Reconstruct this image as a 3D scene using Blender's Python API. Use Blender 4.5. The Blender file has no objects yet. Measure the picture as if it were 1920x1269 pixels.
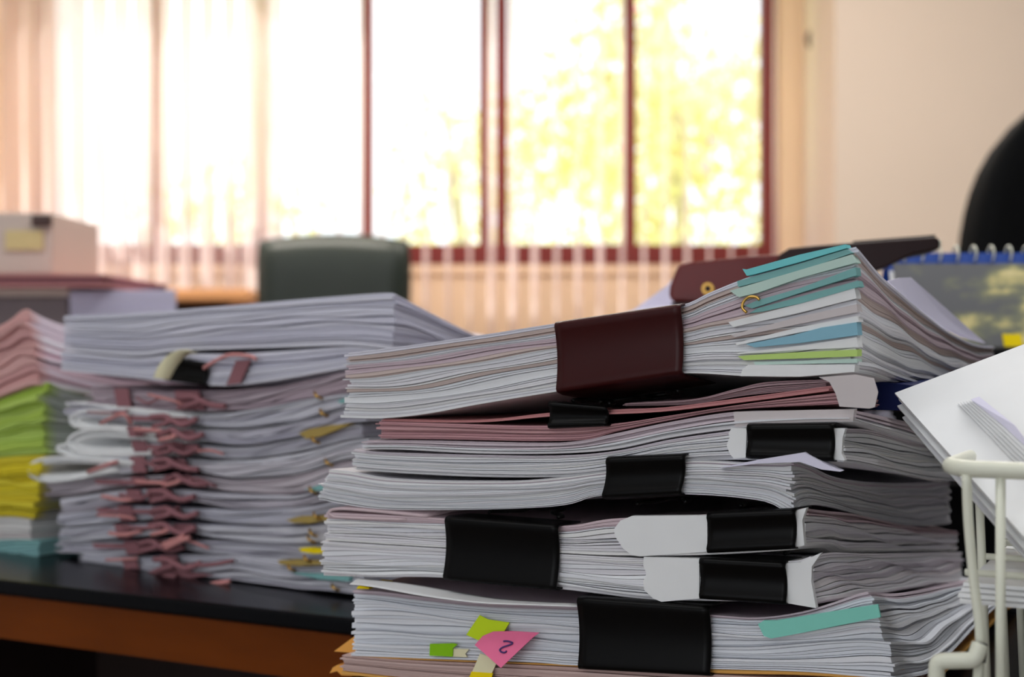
import bpy, bmesh, math, random
import numpy as np
from mathutils import Vector

# ------------------------------------------------------------------ camera, world, sun, exposure
C = bpy.context.scene.collection
SC = bpy.context.scene
F = 2700.0                      # focal length in pixels of the 1920 wide frame
Z0 = 0.90                       # camera height; the desk top is 0.75
cam_d = bpy.data.cameras.new('camera')
cam_d.sensor_width = 36.0
cam_d.lens = 36.0 * F / 1920.0
cam_d.clip_start = 0.02
cam_d.dof.use_dof = True
cam_d.dof.focus_distance = 0.575
cam_d.dof.aperture_fstop = 9.5
cam = bpy.data.objects.new('camera', cam_d)
cam.location = (0, 0, Z0)
cam.rotation_euler = (math.pi / 2, 0, 0)
C.objects.link(cam)
SC.camera = cam

W = bpy.data.worlds.new('sky')
SC.world = W
W.use_nodes = True
bg = W.node_tree.nodes['Background']
bg.inputs['Color'].default_value = (0.92, 0.96, 1.0, 1)
bg.inputs['Strength'].default_value = 1.75

def lamp(name, kind, loc, rot, energy, color, size=None, size_y=None):
    d = bpy.data.lights.new(name, kind)
    d.energy = energy
    d.color = color
    if kind == 'AREA':
        d.shape = 'RECTANGLE'
        d.size = size
        d.size_y = size_y or size
    o = bpy.data.objects.new(name, d)
    o.location = loc
    o.rotation_euler = rot
    C.objects.link(o)
    return o

sun = lamp('sun', 'SUN', (0, 20, 12), (math.radians(-48), 0, math.radians(-45)), 9.0, (1.0, 0.91, 0.82))
sun.data.angle = math.radians(0.6)

SC.view_settings.view_transform = 'Standard'
SC.view_settings.look = 'None'
SC.view_settings.exposure = 0.32
SC.view_settings.gamma = 1.0
SC.view_settings.use_curve_mapping = False

rnd = random.Random(7)

# ------------------------------------------------------------------ materials
def srgb(r, g, b):
    f = lambda c: (c / 255 / 12.92) if c / 255 <= 0.04045 else ((c / 255 + 0.055) / 1.055) ** 2.4
    return (f(r), f(g), f(b), 1.0)

MATS = {}
def mat(name, col, rough=0.6, metal=0.0, noise=0.0, nscale=(20, 20, 20), coat=0.0, spec=0.5, trans=0.0, bump=0.0, sheer=0.0):
    m = bpy.data.materials.new(name)
    m.use_nodes = True
    nt = m.node_tree
    p = nt.nodes['Principled BSDF']
    p.inputs['Base Color'].default_value = col
    p.inputs['Roughness'].default_value = rough
    p.inputs['Metallic'].default_value = metal
    p.inputs['Specular IOR Level'].default_value = spec
    p.inputs['Coat Weight'].default_value = coat
    if noise or bump:
        tc = nt.nodes.new('ShaderNodeTexCoord')
        mp = nt.nodes.new('ShaderNodeMapping')
        mp.inputs['Scale'].default_value = nscale
        tx = nt.nodes.new('ShaderNodeTexNoise')
        tx.inputs['Scale'].default_value = 1.0
        tx.inputs['Detail'].default_value = 4
        nt.links.new(tc.outputs['Object'], mp.inputs['Vector'])
        nt.links.new(mp.outputs['Vector'], tx.inputs['Vector'])
        if noise:
            mx = nt.nodes.new('ShaderNodeMix')
            mx.data_type = 'RGBA'
            mx.inputs['A'].default_value = tuple(c * (1 - noise) for c in col[:3]) + (1,)
            mx.inputs['B'].default_value = tuple(min(1, c * (1 + noise)) for c in col[:3]) + (1,)
            nt.links.new(tx.outputs['Fac'], mx.inputs['Factor'])
            nt.links.new(mx.outputs['Result'], p.inputs['Base Color'])
        if bump:
            bp = nt.nodes.new('ShaderNodeBump')
            bp.inputs['Strength'].default_value = bump
            bp.inputs['Distance'].default_value = 0.002
            nt.links.new(tx.outputs['Fac'], bp.inputs['Height'])
            nt.links.new(bp.outputs['Normal'], p.inputs['Normal'])
    if trans:
        out = nt.nodes['Material Output']
        tr = nt.nodes.new('ShaderNodeBsdfTranslucent')
        tr.inputs['Color'].default_value = col
        ms = nt.nodes.new('ShaderNodeMixShader')
        ms.inputs['Fac'].default_value = trans
        nt.links.new(p.outputs['BSDF'], ms.inputs[1])
        nt.links.new(tr.outputs['BSDF'], ms.inputs[2])
        last = ms
        if sheer:                       # open weave: part of the light passes straight through
            tp_ = nt.nodes.new('ShaderNodeBsdfTransparent')
            m2 = nt.nodes.new('ShaderNodeMixShader')
            m2.inputs['Fac'].default_value = sheer
            nt.links.new(ms.outputs['Shader'], m2.inputs[1])
            nt.links.new(tp_.outputs['BSDF'], m2.inputs[2])
            last = m2
        nt.links.new(last.outputs['Shader'], out.inputs['Surface'])
    MATS[name] = m
    return m

def paper_mat():
    """page edges: per-sheet tint (attribute) and fine streaks that follow the sheets (uv)"""
    m = bpy.data.materials.new('page_edges')
    m.use_nodes = True
    nt = m.node_tree
    p = nt.nodes['Principled BSDF']
    p.inputs['Roughness'].default_value = 0.85
    p.inputs['Specular IOR Level'].default_value = 0.15
    at = nt.nodes.new('ShaderNodeAttribute')
    at.attribute_name = 'tint'
    uv = nt.nodes.new('ShaderNodeUVMap')
    mp = nt.nodes.new('ShaderNodeMapping')
    mp.inputs['Scale'].default_value = (9, 2.6, 1)
    tx = nt.nodes.new('ShaderNodeTexNoise')
    tx.inputs['Scale'].default_value = 1.0
    tx.inputs['Detail'].default_value = 2
    rp = nt.nodes.new('ShaderNodeValToRGB')
    rp.color_ramp.elements[0].position = 0.33
    rp.color_ramp.elements[0].color = (0.66, 0.66, 0.69, 1)
    rp.color_ramp.elements[1].position = 0.50
    rp.color_ramp.elements[1].color = (1, 1, 1, 1)
    mx = nt.nodes.new('ShaderNodeMix')
    mx.data_type = 'RGBA'
    mx.blend_type = 'MULTIPLY'
    mx.inputs['Factor'].default_value = 1
    L = nt.links.new
    L(uv.outputs['UV'], mp.inputs['Vector'])
    L(mp.outputs['Vector'], tx.inputs['Vector'])
    L(tx.outputs['Fac'], rp.inputs['Fac'])
    L(at.outputs['Color'], mx.inputs['A'])
    L(rp.outputs['Color'], mx.inputs['B'])
    L(mx.outputs['Result'], p.inputs['Base Color'])
    return m
PAGES = paper_mat()

def paper(name, r, g, b, **k):
    return mat(name, srgb(r, g, b), rough=0.85, spec=0.15, noise=0.04, nscale=(60, 60, 60), **k)
WHITE = paper('white_paper', 232, 232, 232)
LAV = paper('lavender_white_paper', 222, 218, 236)
CREAM = paper('cream_paper', 236, 228, 190)
GREYP = paper('grey_card', 205, 196, 196)
TEAL = paper('teal_card', 120, 205, 208)
TEAL2 = paper('muted_teal_card', 128, 178, 176)
MINT = paper('pale_mint_card', 190, 214, 204)
BLUE = paper('blue_card', 138, 184, 202)
GREEN = paper('green_card', 188, 216, 124)
TABG = paper('green_film_tab', 140, 200, 30)
LIME = paper('lime_note', 206, 232, 44)
PINKN = paper('pink_note', 244, 120, 160)
YEL = paper('yellow_film', 250, 220, 20)
SEAG = paper('sea_green_card', 134, 208, 192)
ORANGE = paper('orange_envelope', 240, 170, 84)
PINKP = paper('pink_paper', 206, 142, 140)
MAUVE = paper('mauve_ribbon', 146, 100, 106)
OLIVE = paper('olive_tab', 170, 146, 84)
PALEM = paper('pale_mauve_paper', 206, 184, 188)
NAVY = mat('navy_card', srgb(10, 26, 78), rough=0.6, spec=0.2)
CALB = mat('blue_calendar_board', srgb(30, 72, 160), rough=0.5)
INK = mat('violet_ink', srgb(70, 40, 110), rough=0.5)
BLACK = mat('black_clip_steel', srgb(6, 5, 5), rough=0.36, spec=0.12, noise=0.1, nscale=(30, 30, 30))
FLARECLIP = mat('flare_reddened_clip_steel', srgb(56, 13, 13), rough=0.36, spec=0.2, noise=0.08, nscale=(30, 30, 30))  # clip steel with the red of the lens flare put into its colour
WIREB = mat('black_handle_steel', srgb(18, 16, 16), rough=0.3)
BRASS = mat('brass', srgb(214, 170, 90), rough=0.3, metal=1.0)
STEEL = mat('steel', srgb(210, 210, 215), rough=0.25, metal=1.0)
PUNCH = mat('flare_reddened_punch_enamel', srgb(92, 18, 16), rough=0.35, spec=0.3, coat=0.1, noise=0.06, nscale=(15, 15, 15))  # punch body; its red is lens flare tint painted into the enamel
PUNCHD = mat('brown_black_punch_enamel', srgb(34, 15, 15), rough=0.4, spec=0.25)
CREAMW = mat('cream_white_wire_coating', srgb(226, 226, 208), rough=0.4, noise=0.03, nscale=(40, 40, 40))
RUBBER = mat('black_rubber', srgb(16, 16, 16), rough=0.7)
DESKT = mat('black_laminate', srgb(5, 5, 8), rough=0.22, spec=0.12, noise=0.15, nscale=(40, 40, 40))
DESKW = mat('brown_wood', srgb(104, 48, 4), spec=0.12, rough=0.45, noise=0.3, nscale=(4, 30, 60))
DESKD = mat('dark_wood', srgb(34, 16, 12), rough=0.6, noise=0.2, nscale=(4, 30, 60))
OAK = mat('orange_wood', srgb(226, 160, 104), rough=0.45, noise=0.12, nscale=(3, 20, 20))
WALLM = mat('peach_wall_paint', srgb(234, 208, 178), rough=0.9, noise=0.03, nscale=(3, 3, 3))
BEIGE = mat('beige_pillar_paint', srgb(222, 205, 190), rough=0.9, noise=0.03, nscale=(3, 3, 3))
SHADEWALL = mat('dark_shading_wall', srgb(64, 66, 72), rough=0.8, noise=0.05, nscale=(3, 3, 3))  # unseen right wall, made dark to shade the pile's right sides
NEUTRAL = mat('cool_white_paint', srgb(206, 210, 216), rough=0.9, noise=0.03, nscale=(3, 3, 3))
FLOORM = mat('grey_floor', srgb(110, 100, 94), rough=0.6, noise=0.08, nscale=(2, 2, 2))
CEILM = mat('white_ceiling', srgb(240, 236, 230), rough=0.9, noise=0.02, nscale=(2, 2, 2))
FRAME = mat('maroon_window_frame', srgb(120, 34, 30), rough=0.5, noise=0.08, nscale=(10, 10, 10))
SLAT = mat('pinkish_white_blind_fabric', srgb(252, 240, 240), rough=0.8, trans=0.8, sheer=0.48, noise=0.03, nscale=(80, 80, 3))
GREENL = mat('dark_green_leather', srgb(42, 50, 44), rough=0.45, noise=0.15, nscale=(30, 30, 30))
BLACKL = mat('black_leather', srgb(7, 7, 8), rough=0.7, spec=0.15, noise=0.15, nscale=(30, 30, 30))
PLASTIC = mat('black_plastic', srgb(20, 20, 22), rough=0.4)
LEAF = mat('yellow_green_leaves', srgb(222, 216, 172), rough=0.6, trans=0.5, noise=0.35, nscale=(2, 2, 2))
BARK = mat('bark', srgb(190, 178, 160), rough=0.9, noise=0.3, nscale=(10, 10, 3))
BLOSS = mat('pink_blossoms', srgb(250, 170, 190), rough=0.6, trans=0.4)
LAWN = mat('lawn', srgb(170, 190, 90), rough=0.9, noise=0.2, nscale=(6, 6, 6))
CARTON = mat('pale_beige_carton', srgb(214, 196, 184), rough=0.8, noise=0.04, nscale=(9, 9, 9))
GREYB = mat('grey_plastic', srgb(120, 106, 108), rough=0.6, noise=0.05, nscale=(9, 9, 9))
LABELY = paper('pale_yellow_label', 226, 206, 150)
DKBR = mat('dark_brown_metal', srgb(70, 42, 34), rough=0.5)

def glass_mat():
    m = bpy.data.materials.new('window_glass')
    m.use_nodes = True
    nt = m.node_tree
    nt.nodes.remove(nt.nodes['Principled BSDF'])
    t = nt.nodes.new('ShaderNodeBsdfTransparent')
    t.inputs['Color'].default_value = (0.97, 0.98, 0.97, 1)
    g = nt.nodes.new('ShaderNodeBsdfGlossy')
    g.inputs['Roughness'].default_value = 0.02
    ms = nt.nodes.new('ShaderNodeMixShader')
    ms.inputs['Fac'].default_value = 0.02
    nt.links.new(t.outputs[0], ms.inputs[1])
    nt.links.new(g.outputs[0], ms.inputs[2])
    nt.links.new(ms.outputs[0], nt.nodes['Material Output'].inputs['Surface'])
    return m
GLASS = glass_mat()

def picture_mat():
    """printed landscape on the calendar sheet: dark trees, pale yellow clouds, an orange patch at the foot"""
    m = bpy.data.materials.new('calendar_picture')
    m.use_nodes = True
    nt = m.node_tree
    p = nt.nodes['Principled BSDF']
    p.inputs['Roughness'].default_value = 0.45
    L = nt.links.new
    tc = nt.nodes.new('ShaderNodeTexCoord')
    mp = nt.nodes.new('ShaderNodeMapping')
    mp.inputs['Scale'].default_value = (22, 1, 46)
    mp.inputs['Location'].default_value = (0.7, 0, 0.2)
    tx = nt.nodes.new('ShaderNodeTexNoise')
    tx.inputs['Scale'].default_value = 1
    tx.inputs['Detail'].default_value = 5
    L(tc.outputs['Object'], mp.inputs['Vector'])
    L(mp.outputs['Vector'], tx.inputs['Vector'])
    sep = nt.nodes.new('ShaderNodeSeparateXYZ')
    L(tc.outputs['Object'], sep.inputs['Vector'])
    # clouds lie more to the right-hand middle of the print
    a1 = nt.nodes.new('ShaderNodeMath'); a1.operation = 'MULTIPLY_ADD'
    a1.inputs[1].default_value = 2.4; a1.inputs[2].default_value = 0.05
    L(sep.outputs['X'], a1.inputs[0])
    a2 = nt.nodes.new('ShaderNodeMath'); a2.operation = 'ADD'
    L(tx.outputs['Fac'], a2.inputs[0]); L(a1.outputs[0], a2.inputs[1])
    rp = nt.nodes.new('ShaderNodeValToRGB')
    e = rp.color_ramp.elements
    e[0].position = 0.44; e[0].color = srgb(104, 104, 106)
    e[1].position = 0.70; e[1].color = srgb(250, 232, 180)
    k = e.new(0.53); k.color = srgb(130, 132, 108)
    k = e.new(0.60); k.color = srgb(214, 200, 136)
    L(a2.outputs[0], rp.inputs['Fac'])
    L(rp.outputs['Color'], p.inputs['Base Color'])
    return m
PICT = picture_mat()

# ------------------------------------------------------------------ helpers
def link(o, parent=None):
    C.objects.link(o)
    if parent is not None:
        o.parent = parent
        o.matrix_parent_inverse = parent.matrix_world.inverted()
    return o

def tag(o, label=None, cat=None, group=None, kind=None):
    if label: o['label'] = label
    if cat: o['category'] = cat
    if group: o['group'] = group
    if kind: o['kind'] = kind
    return o

def thing(name, label, cat, loc, group=None):
    o = bpy.data.objects.new(name, None)
    o.empty_display_size = 0.02
    o.location = loc
    C.objects.link(o)
    bpy.context.view_layer.update()
    return tag(o, label, cat, group)

def obj(name, verts, faces, m, parent=None, smooth=False, solid=0.0, bevel=0.0, offset=-1.0):
    me = bpy.data.meshes.new(name)
    me.from_pydata([tuple(map(float, v)) for v in verts], [], [tuple(int(i) for i in f) for f in faces])
    me.materials.append(m)
    if smooth:
        me.polygons.foreach_set('use_smooth', [True] * len(me.polygons))
    me.update()
    o = bpy.data.objects.new(name, me)
    if solid:
        md = o.modifiers.new('thickness', 'SOLIDIFY')
        md.thickness = solid
        md.offset = offset
    if bevel:
        md = o.modifiers.new('round', 'BEVEL')
        md.width = bevel
        md.segments = 3
        md.limit_method = 'ANGLE'
    return link(o, parent)

def bm_obj(name, bm, m, parent=None, smooth=False, bevel=0.0):
    bmesh.ops.recalc_face_normals(bm, faces=bm.faces[:])
    vs = [v.co.copy() for v in bm.verts]
    bm.verts.index_update()
    fs = [[v.index for v in f.verts] for f in bm.faces]
    bm.free()
    return obj(name, vs, fs, m, parent, smooth=smooth, bevel=bevel)

def box(name, a, b, m, parent=None, bevel=0.0, rotz=0.0, pivot=None):
    (x0, y0, z0), (x1, y1, z1) = a, b
    vs = [Vector(v) for v in ((x0, y0, z0), (x1, y0, z0), (x1, y1, z0), (x0, y1, z0), (x0, y0, z1), (x1, y0, z1), (x1, y1, z1), (x0, y1, z1))]
    if rotz:
        pv = Vector(pivot)
        c, s = math.cos(rotz), math.sin(rotz)
        vs = [Vector((pv.x + (v.x - pv.x) * c - (v.y - pv.y) * s, pv.y + (v.x - pv.x) * s + (v.y - pv.y) * c, v.z)) for v in vs]
    fs = [(0, 3, 2, 1), (4, 5, 6, 7), (0, 1, 5, 4), (1, 2, 6, 5), (2, 3, 7, 6), (3, 0, 4, 7)]
    return obj(name, vs, fs, m, parent, bevel=bevel)

def smooth_path(pts, n=8):
    """Catmull-Rom through the points"""
    P = [np.array(p, float) for p in pts]
    if len(P) < 3 or n <= 1:
        return P
    Q = [2 * P[0] - P[1]] + P + [2 * P[-1] - P[-2]]
    out = []
    for i in range(1, len(Q) - 2):
        p0, p1, p2, p3 = Q[i - 1:i + 3]
        for k in range(n):
            t = k / n
            out.append(0.5 * (2 * p1 + (p2 - p0) * t + (2 * p0 - 5 * p1 + 4 * p2 - p3) * t * t + (3 * p1 - p0 - 3 * p2 + p3) * t ** 3))
    out.append(P[-1])
    return out

def tube_geo(pts, r, seg=10, closed=False, base=0):
    P = [Vector(p) for p in pts]
    n = len(P)
    verts, faces = [], []
    prev = None
    for i in range(n):
        if closed:
            t = (P[(i + 1) % n] - P[i - 1]).normalized()
        else:
            t = (P[min(i + 1, n - 1)] - P[max(i - 1, 0)]).normalized()
        if prev is None:
            up = Vector((0, 0, 1)) if abs(t.z) < 0.9 else Vector((1, 0, 0))
            nrm = (up - t * up.dot(t)).normalized()
        else:
            nrm = (prev - t * prev.dot(t)).normalized()
        prev = nrm
        bn = t.cross(nrm)
        for k in range(seg):
            a = 2 * math.pi * k / seg
            verts.append(P[i] + (nrm * math.cos(a) + bn * math.sin(a)) * r)
    m = n if closed else n - 1
    for i in range(m):
        j = (i + 1) % n
        for k in range(seg):
            l = (k + 1) % seg
            faces.append((base + i * seg + k, base + i * seg + l, base + j * seg + l, base + j * seg + k))
    if not closed:
        faces.append(tuple(base + k for k in reversed(range(seg))))
        faces.append(tuple(base + (n - 1) * seg + k for k in range(seg)))
    return verts, faces

def tube(name, pts, r, m, parent=None, seg=10, closed=False, smoothn=1):
    if smoothn > 1:
        pts = smooth_path(pts, smoothn)
    v, f = tube_geo(pts, r, seg, closed)
    return obj(name, v, f, m, parent, smooth=True)

def pt(px, py, y):
    """world point that stands at depth y on the line of sight through the photo's (px, py)"""
    return Vector(((px - 960.0) / F * y, y, Z0 - (py - 634.5) / F * y))

class Front:
    """vertical plane a pile presents to the room: through (x0, y0), running along (dx, dy)"""
    def __init__(s, px0, y0, ang):
        s.p = np.array(((px0 - 960) / F * y0, y0))
        s.a = np.array((math.cos(ang), -math.sin(ang)))     # to the right, towards us
        s.b = np.array((math.sin(ang), math.cos(ang)))      # into the pile
    def plan(s, px, off=0.0):
        """plan point on the plane (moved `off` into the pile) seen at column px"""
        k = (px - 960) / F
        q = s.p + s.b * off
        t = (k * q[1] - q[0]) / (s.a[0] - k * s.a[1])
        return q + s.a * t
    def at(s, px, py, off=0.0):
        q = s.plan(px, off)
        return Vector((q[0], q[1], Z0 - (py - 634.5) / F * q[1]))

FS = Front(1500, 0.55, math.radians(28))
TINTS = [(0.80, 0.80, 0.81), (0.77, 0.77, 0.80), (0.79, 0.77, 0.79), (0.75, 0.76, 0.78), (0.81, 0.80, 0.79), (0.74, 0.72, 0.75)]

def curve(c, px):
    xs = [p[0] for p in c]
    path = smooth_path([(p[0], p[1]) for p in c], 10) if len(c) > 2 else [np.array(p, float) for p in c]
    X = np.array([p[0] for p in path]); Y = np.array([p[1] for p in path])
    o = np.argsort(X, kind='stable')
    return np.interp(px, X[o], Y[o])

def pages(name, parent, fr, fl, frp, ft, fb, st, sb, n, depth=0.297, off=0.0, bands=(), jit=0.0008, jl=0.0006, seed=0,
          NU=64, NV=34, skew=0.0, skewl=0.0, drop=0.0, big=0.12, rip=0.05, tints=TINTS, mat_=None, thick=1.0, inset=0.0018, ftint=None):
    """a block of sheets as ONE surface whose rim is folded in between every two sheets"""
    R = np.random.RandomState(seed + 11)
    A = fr.plan(fl, off); B = fr.plan(frp, off)
    Wd = float(np.hypot(*(B - A)))
    ua = (B - A) / Wd
    ub = fr.b
    D = depth
    us = np.linspace(0, 1, 120)
    pf = A[None] + ua[None] * (us[:, None] * Wd)
    pxf = 960 + F * pf[:, 0] / pf[:, 1]
    zft = -(curve(ft, pxf) - 634.5) / F * pf[:, 1]
    zfb = -(curve(fb, pxf) - 634.5) / F * pf[:, 1]
    ps = B[None] + ub[None] * (us[:, None] * D)
    pxs = 960 + F * ps[:, 0] / ps[:, 1]
    zst = -(curve(st, pxs) - 634.5) / F * ps[:, 1]
    zsb = -(curve(sb, pxs) - 634.5) / F * ps[:, 1]
    zst = zst - zst[0]; zsb = zsb - zsb[0]
    def H(u, v, t):
        u = np.clip(u, 0, 1); v = np.clip(v, 0, 1)
        w = u ** 1.5
        T = np.interp(u, us, zft) + np.interp(v, us, zst) * w + drop * v * (1 - w)
        Bo = np.interp(u, us, zfb) + np.interp(v, us, zsb) * w + drop * v * (1 - w)
        th = T - Bo
        z = Bo + th * t
        s = 4 * t * (1 - t)
        z = z + th * rip * s * (np.sin(u * 9 + seed + t * 5) * 0.5 + np.sin(v * 13 + t * 9 + seed * 2 + u * 4) * 0.6 + 0.35 * np.sin(u * 23 + t * 17 + v * 29))
        return z + Z0
    wts = np.exp(R.normal(0, 0.45, n)); wts /= wts.sum()
    tb = np.concatenate([[0], np.cumsum(wts)]); tb[-1] = 1
    NUi, NVi = NU, NV
    gu = np.concatenate([np.linspace(0, 1, NU + 1)[:-1], np.ones(NV), np.linspace(1, 0, NU + 1)[:-1], np.zeros(NV)])
    gv = np.concatenate([np.zeros(NU), np.linspace(0, 1, NV + 1)[:-1], np.ones(NU), np.linspace(1, 0, NV + 1)[:-1]])
    RN = len(gu)
    verts, tint, uvs = [], [], []
    def ring(t, lf, rt, frn, bk, ins, col):
        a0 = -lf + ins + skewl * (t - 0.5); a1 = Wd + rt - ins + skew * (t - 0.5); b0 = -frn + ins; b1 = D + bk - ins
        a = a0 + (a1 - a0) * gu; b = b0 + (b1 - b0) * gv
        P = A[None] + ua[None] * a[:, None] + ub[None] * b[:, None]
        z = H(a / Wd, b / D, t)
        verts.append(np.column_stack([P, z]))
        tt = np.tile(np.array(list(col) + [1.0]), (RN, 1))
        if fcol is not None: tt[:NU + 1, :3] = fcol
        tint.append(tt)
        uvs.append(np.column_stack([gu * Wd + gv * D, np.full(RN, t * thick * n * 3.0)]))
        return a0, a1, b0, b1
    def colour(t, k):
        for (t0, t1, c) in bands:
            if t0 <= t < t1:
                f = 0.94 + 0.1 * R.rand()
                return tuple(x * f for x in c)
        return tints[R.randint(len(tints))]
    first = last = None
    fcol = None
    for k in range(n):
        t0, t1 = tb[k], tb[k + 1]
        c = colour(0.5 * (t0 + t1), k)
        if ftint: fcol = ftint[R.randint(len(ftint))]
        lf, rt, frn, bk = R.normal(0, jl), R.normal(0, jit), R.normal(0, jit), R.normal(0, jl)
        deep = R.rand() < big
        e = (t1 - t0) * (0.24 if deep else 0.10)
        ins = inset * (3.5 if deep else 1.0)
        r = ring(t0, lf, rt, frn, bk, ins if k else 0.0004, c)
        if first is None: first = r
        ring(t0 + e, lf, rt, frn, bk, 0.0, c)
        ring(t1 - e * 0.4, lf, rt, frn, bk, 0.0, c)
    last = ring(1.0, lf, rt, frn, bk, 0.0003, c)
    V = np.vstack(verts); T = np.vstack(tint); U = np.vstack(uvs)
    nr = len(verts)
    i = np.arange(RN); j = (i + 1) % RN
    q = [np.column_stack([r * RN + i, r * RN + j, (r + 1) * RN + j, (r + 1) * RN + i]) for r in range(nr - 1)]
    faces = [tuple(x) for x in np.vstack(q).tolist()]
    # the two faces of the block
    ev, et, eu = [], [], []
    base = len(V)
    for (r, t, lim, top) in ((0, 0.0, first, False), (nr - 1, 1.0, last, True)):
        a0, a1, b0, b1 = lim
        idx = -np.ones((NU + 1, NV + 1), int)
        for m in range(NU): idx[m, 0] = r * RN + m
        for m in range(NV): idx[NU, m] = r * RN + NU + m
        for m in range(NU): idx[NU - m, NV] = r * RN + NU + NV + m
        for m in range(NV): idx[0, NV - m] = r * RN + 2 * NU + NV + m
        for m in range(1, NU):
            for w in range(1, NV):
                a = a0 + (a1 - a0) * m / NU; b = b0 + (b1 - b0) * w / NV
                P = A + ua * a + ub * b
                ev.append((P[0], P[1], float(H(np.array(a / Wd), np.array(b / D), t))))
                et.append(T[r * RN]); eu.append((0.01, 0.31))
                idx[m, w] = base; base += 1
        for m in range(NU):
            for w in range(NV):
                f = (idx[m, w], idx[m + 1, w], idx[m + 1, w + 1], idx[m, w + 1])
                faces.append(tuple(int(x) for x in (f if top else f[::-1])))
    if ev:
        V = np.vstack([V, np.array(ev)]); T = np.vstack([T, np.array(et)]); U = np.vstack([U, np.array(eu)])
    me = bpy.data.meshes.new(name)
    me.from_pydata(V.tolist(), [], faces)
    at = me.attributes.new('tint', 'FLOAT_COLOR', 'POINT')
    at.data.foreach_set('color', T.astype(np.float32).ravel())
    ul = me.uv_layers.new(name='UVMap')
    li = np.zeros(len(me.loops), np.int32)
    me.loops.foreach_get('vertex_index', li)
    ul.data.foreach_set('uv', U[li].astype(np.float32).ravel())
    me.materials.append(mat_ or PAGES)
    me.update()
    o = bpy.data.objects.new(name, me)
    return link(o, parent)

def bundle(label, fr, fl, frp, ft, fb, st, sb, n, group=None, name='document_bundle', cat='paper bundle', **k):
    q = fr.at(0.5 * (fl + frp), curve(fb, 0.5 * (fl + frp)), k.get('off', 0) + 0.02)
    t = thing(name, label, cat, q, group)
    pages('pages', t, fr, fl, frp, ft, fb, st, sb, n, **k)
    return t

def slab(name, fr, poly, m, parent=None, off=-0.0012, depth=0.006, bevel=0.0, smooth=1):
    """a card whose front edge has this outline on the pile's front, `depth` deep into the pile"""
    P = poly
    A_ = [fr.at(p[0], p[1], off + (p[2] if len(p) > 2 else 0)) for p in P]
    d = Vector((fr.b[0], fr.b[1], 0)) * depth
    n = len(A_)
    vs = A_ + [a + d for a in A_]
    fs = [tuple(range(n))[::-1], tuple(range(n, 2 * n))] + [(i, (i + 1) % n, n + (i + 1) % n, n + i) for i in range(n)]
    return obj(name, vs, fs, m, parent, bevel=bevel)

def patch(name, fr, c1, o1, c2, o2, m, parent=None, n=24, k=6, bow=0.0, solid=0.0004):
    """a sheet lofted from one curve to another, given on the front at depths o1 and o2"""
    a = smooth_path(c1, 8); b = smooth_path(c2, 8)
    res = lambda c: [c[int(round(i * (len(c) - 1) / n))] for i in range(n + 1)]
    a, b = res(a), res(b)
    vs, fs = [], []
    for j in range(k + 1):
        s = j / k
        for i in range(n + 1):
            pa = fr.at(a[i][0], a[i][1], o1); pb = fr.at(b[i][0], b[i][1], o2)
            p = pa.lerp(pb, s)
            p.z += bow * 4 * s * (1 - s)
            vs.append(p)
    for j in range(k):
        for i in range(n):
            fs.append((j * (n + 1) + i, j * (n + 1) + i + 1, (j + 1) * (n + 1) + i + 1, (j + 1) * (n + 1) + i))
    return obj(name, vs, fs, m, parent, smooth=True, solid=solid)

def edge_sheet(name, fr, line, m, parent=None, off=0.0, depth=0.10, solid=0.0012):
    """a sheet seen edge-on that follows a polyline on the front, running back into the pile"""
    L = smooth_path(line, 8)
    n = len(L)
    vs = [fr.at(p[0], p[1], off) for p in L]
    d = Vector((fr.b[0], fr.b[1], 0)) * depth
    vs = vs + [v + d for v in vs]
    fs = [(i, i + 1, n + i + 1, n + i) for i in range(n - 1)]
    return obj(name, vs, fs, m, parent, smooth=True, solid=solid, offset=0.0)

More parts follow.
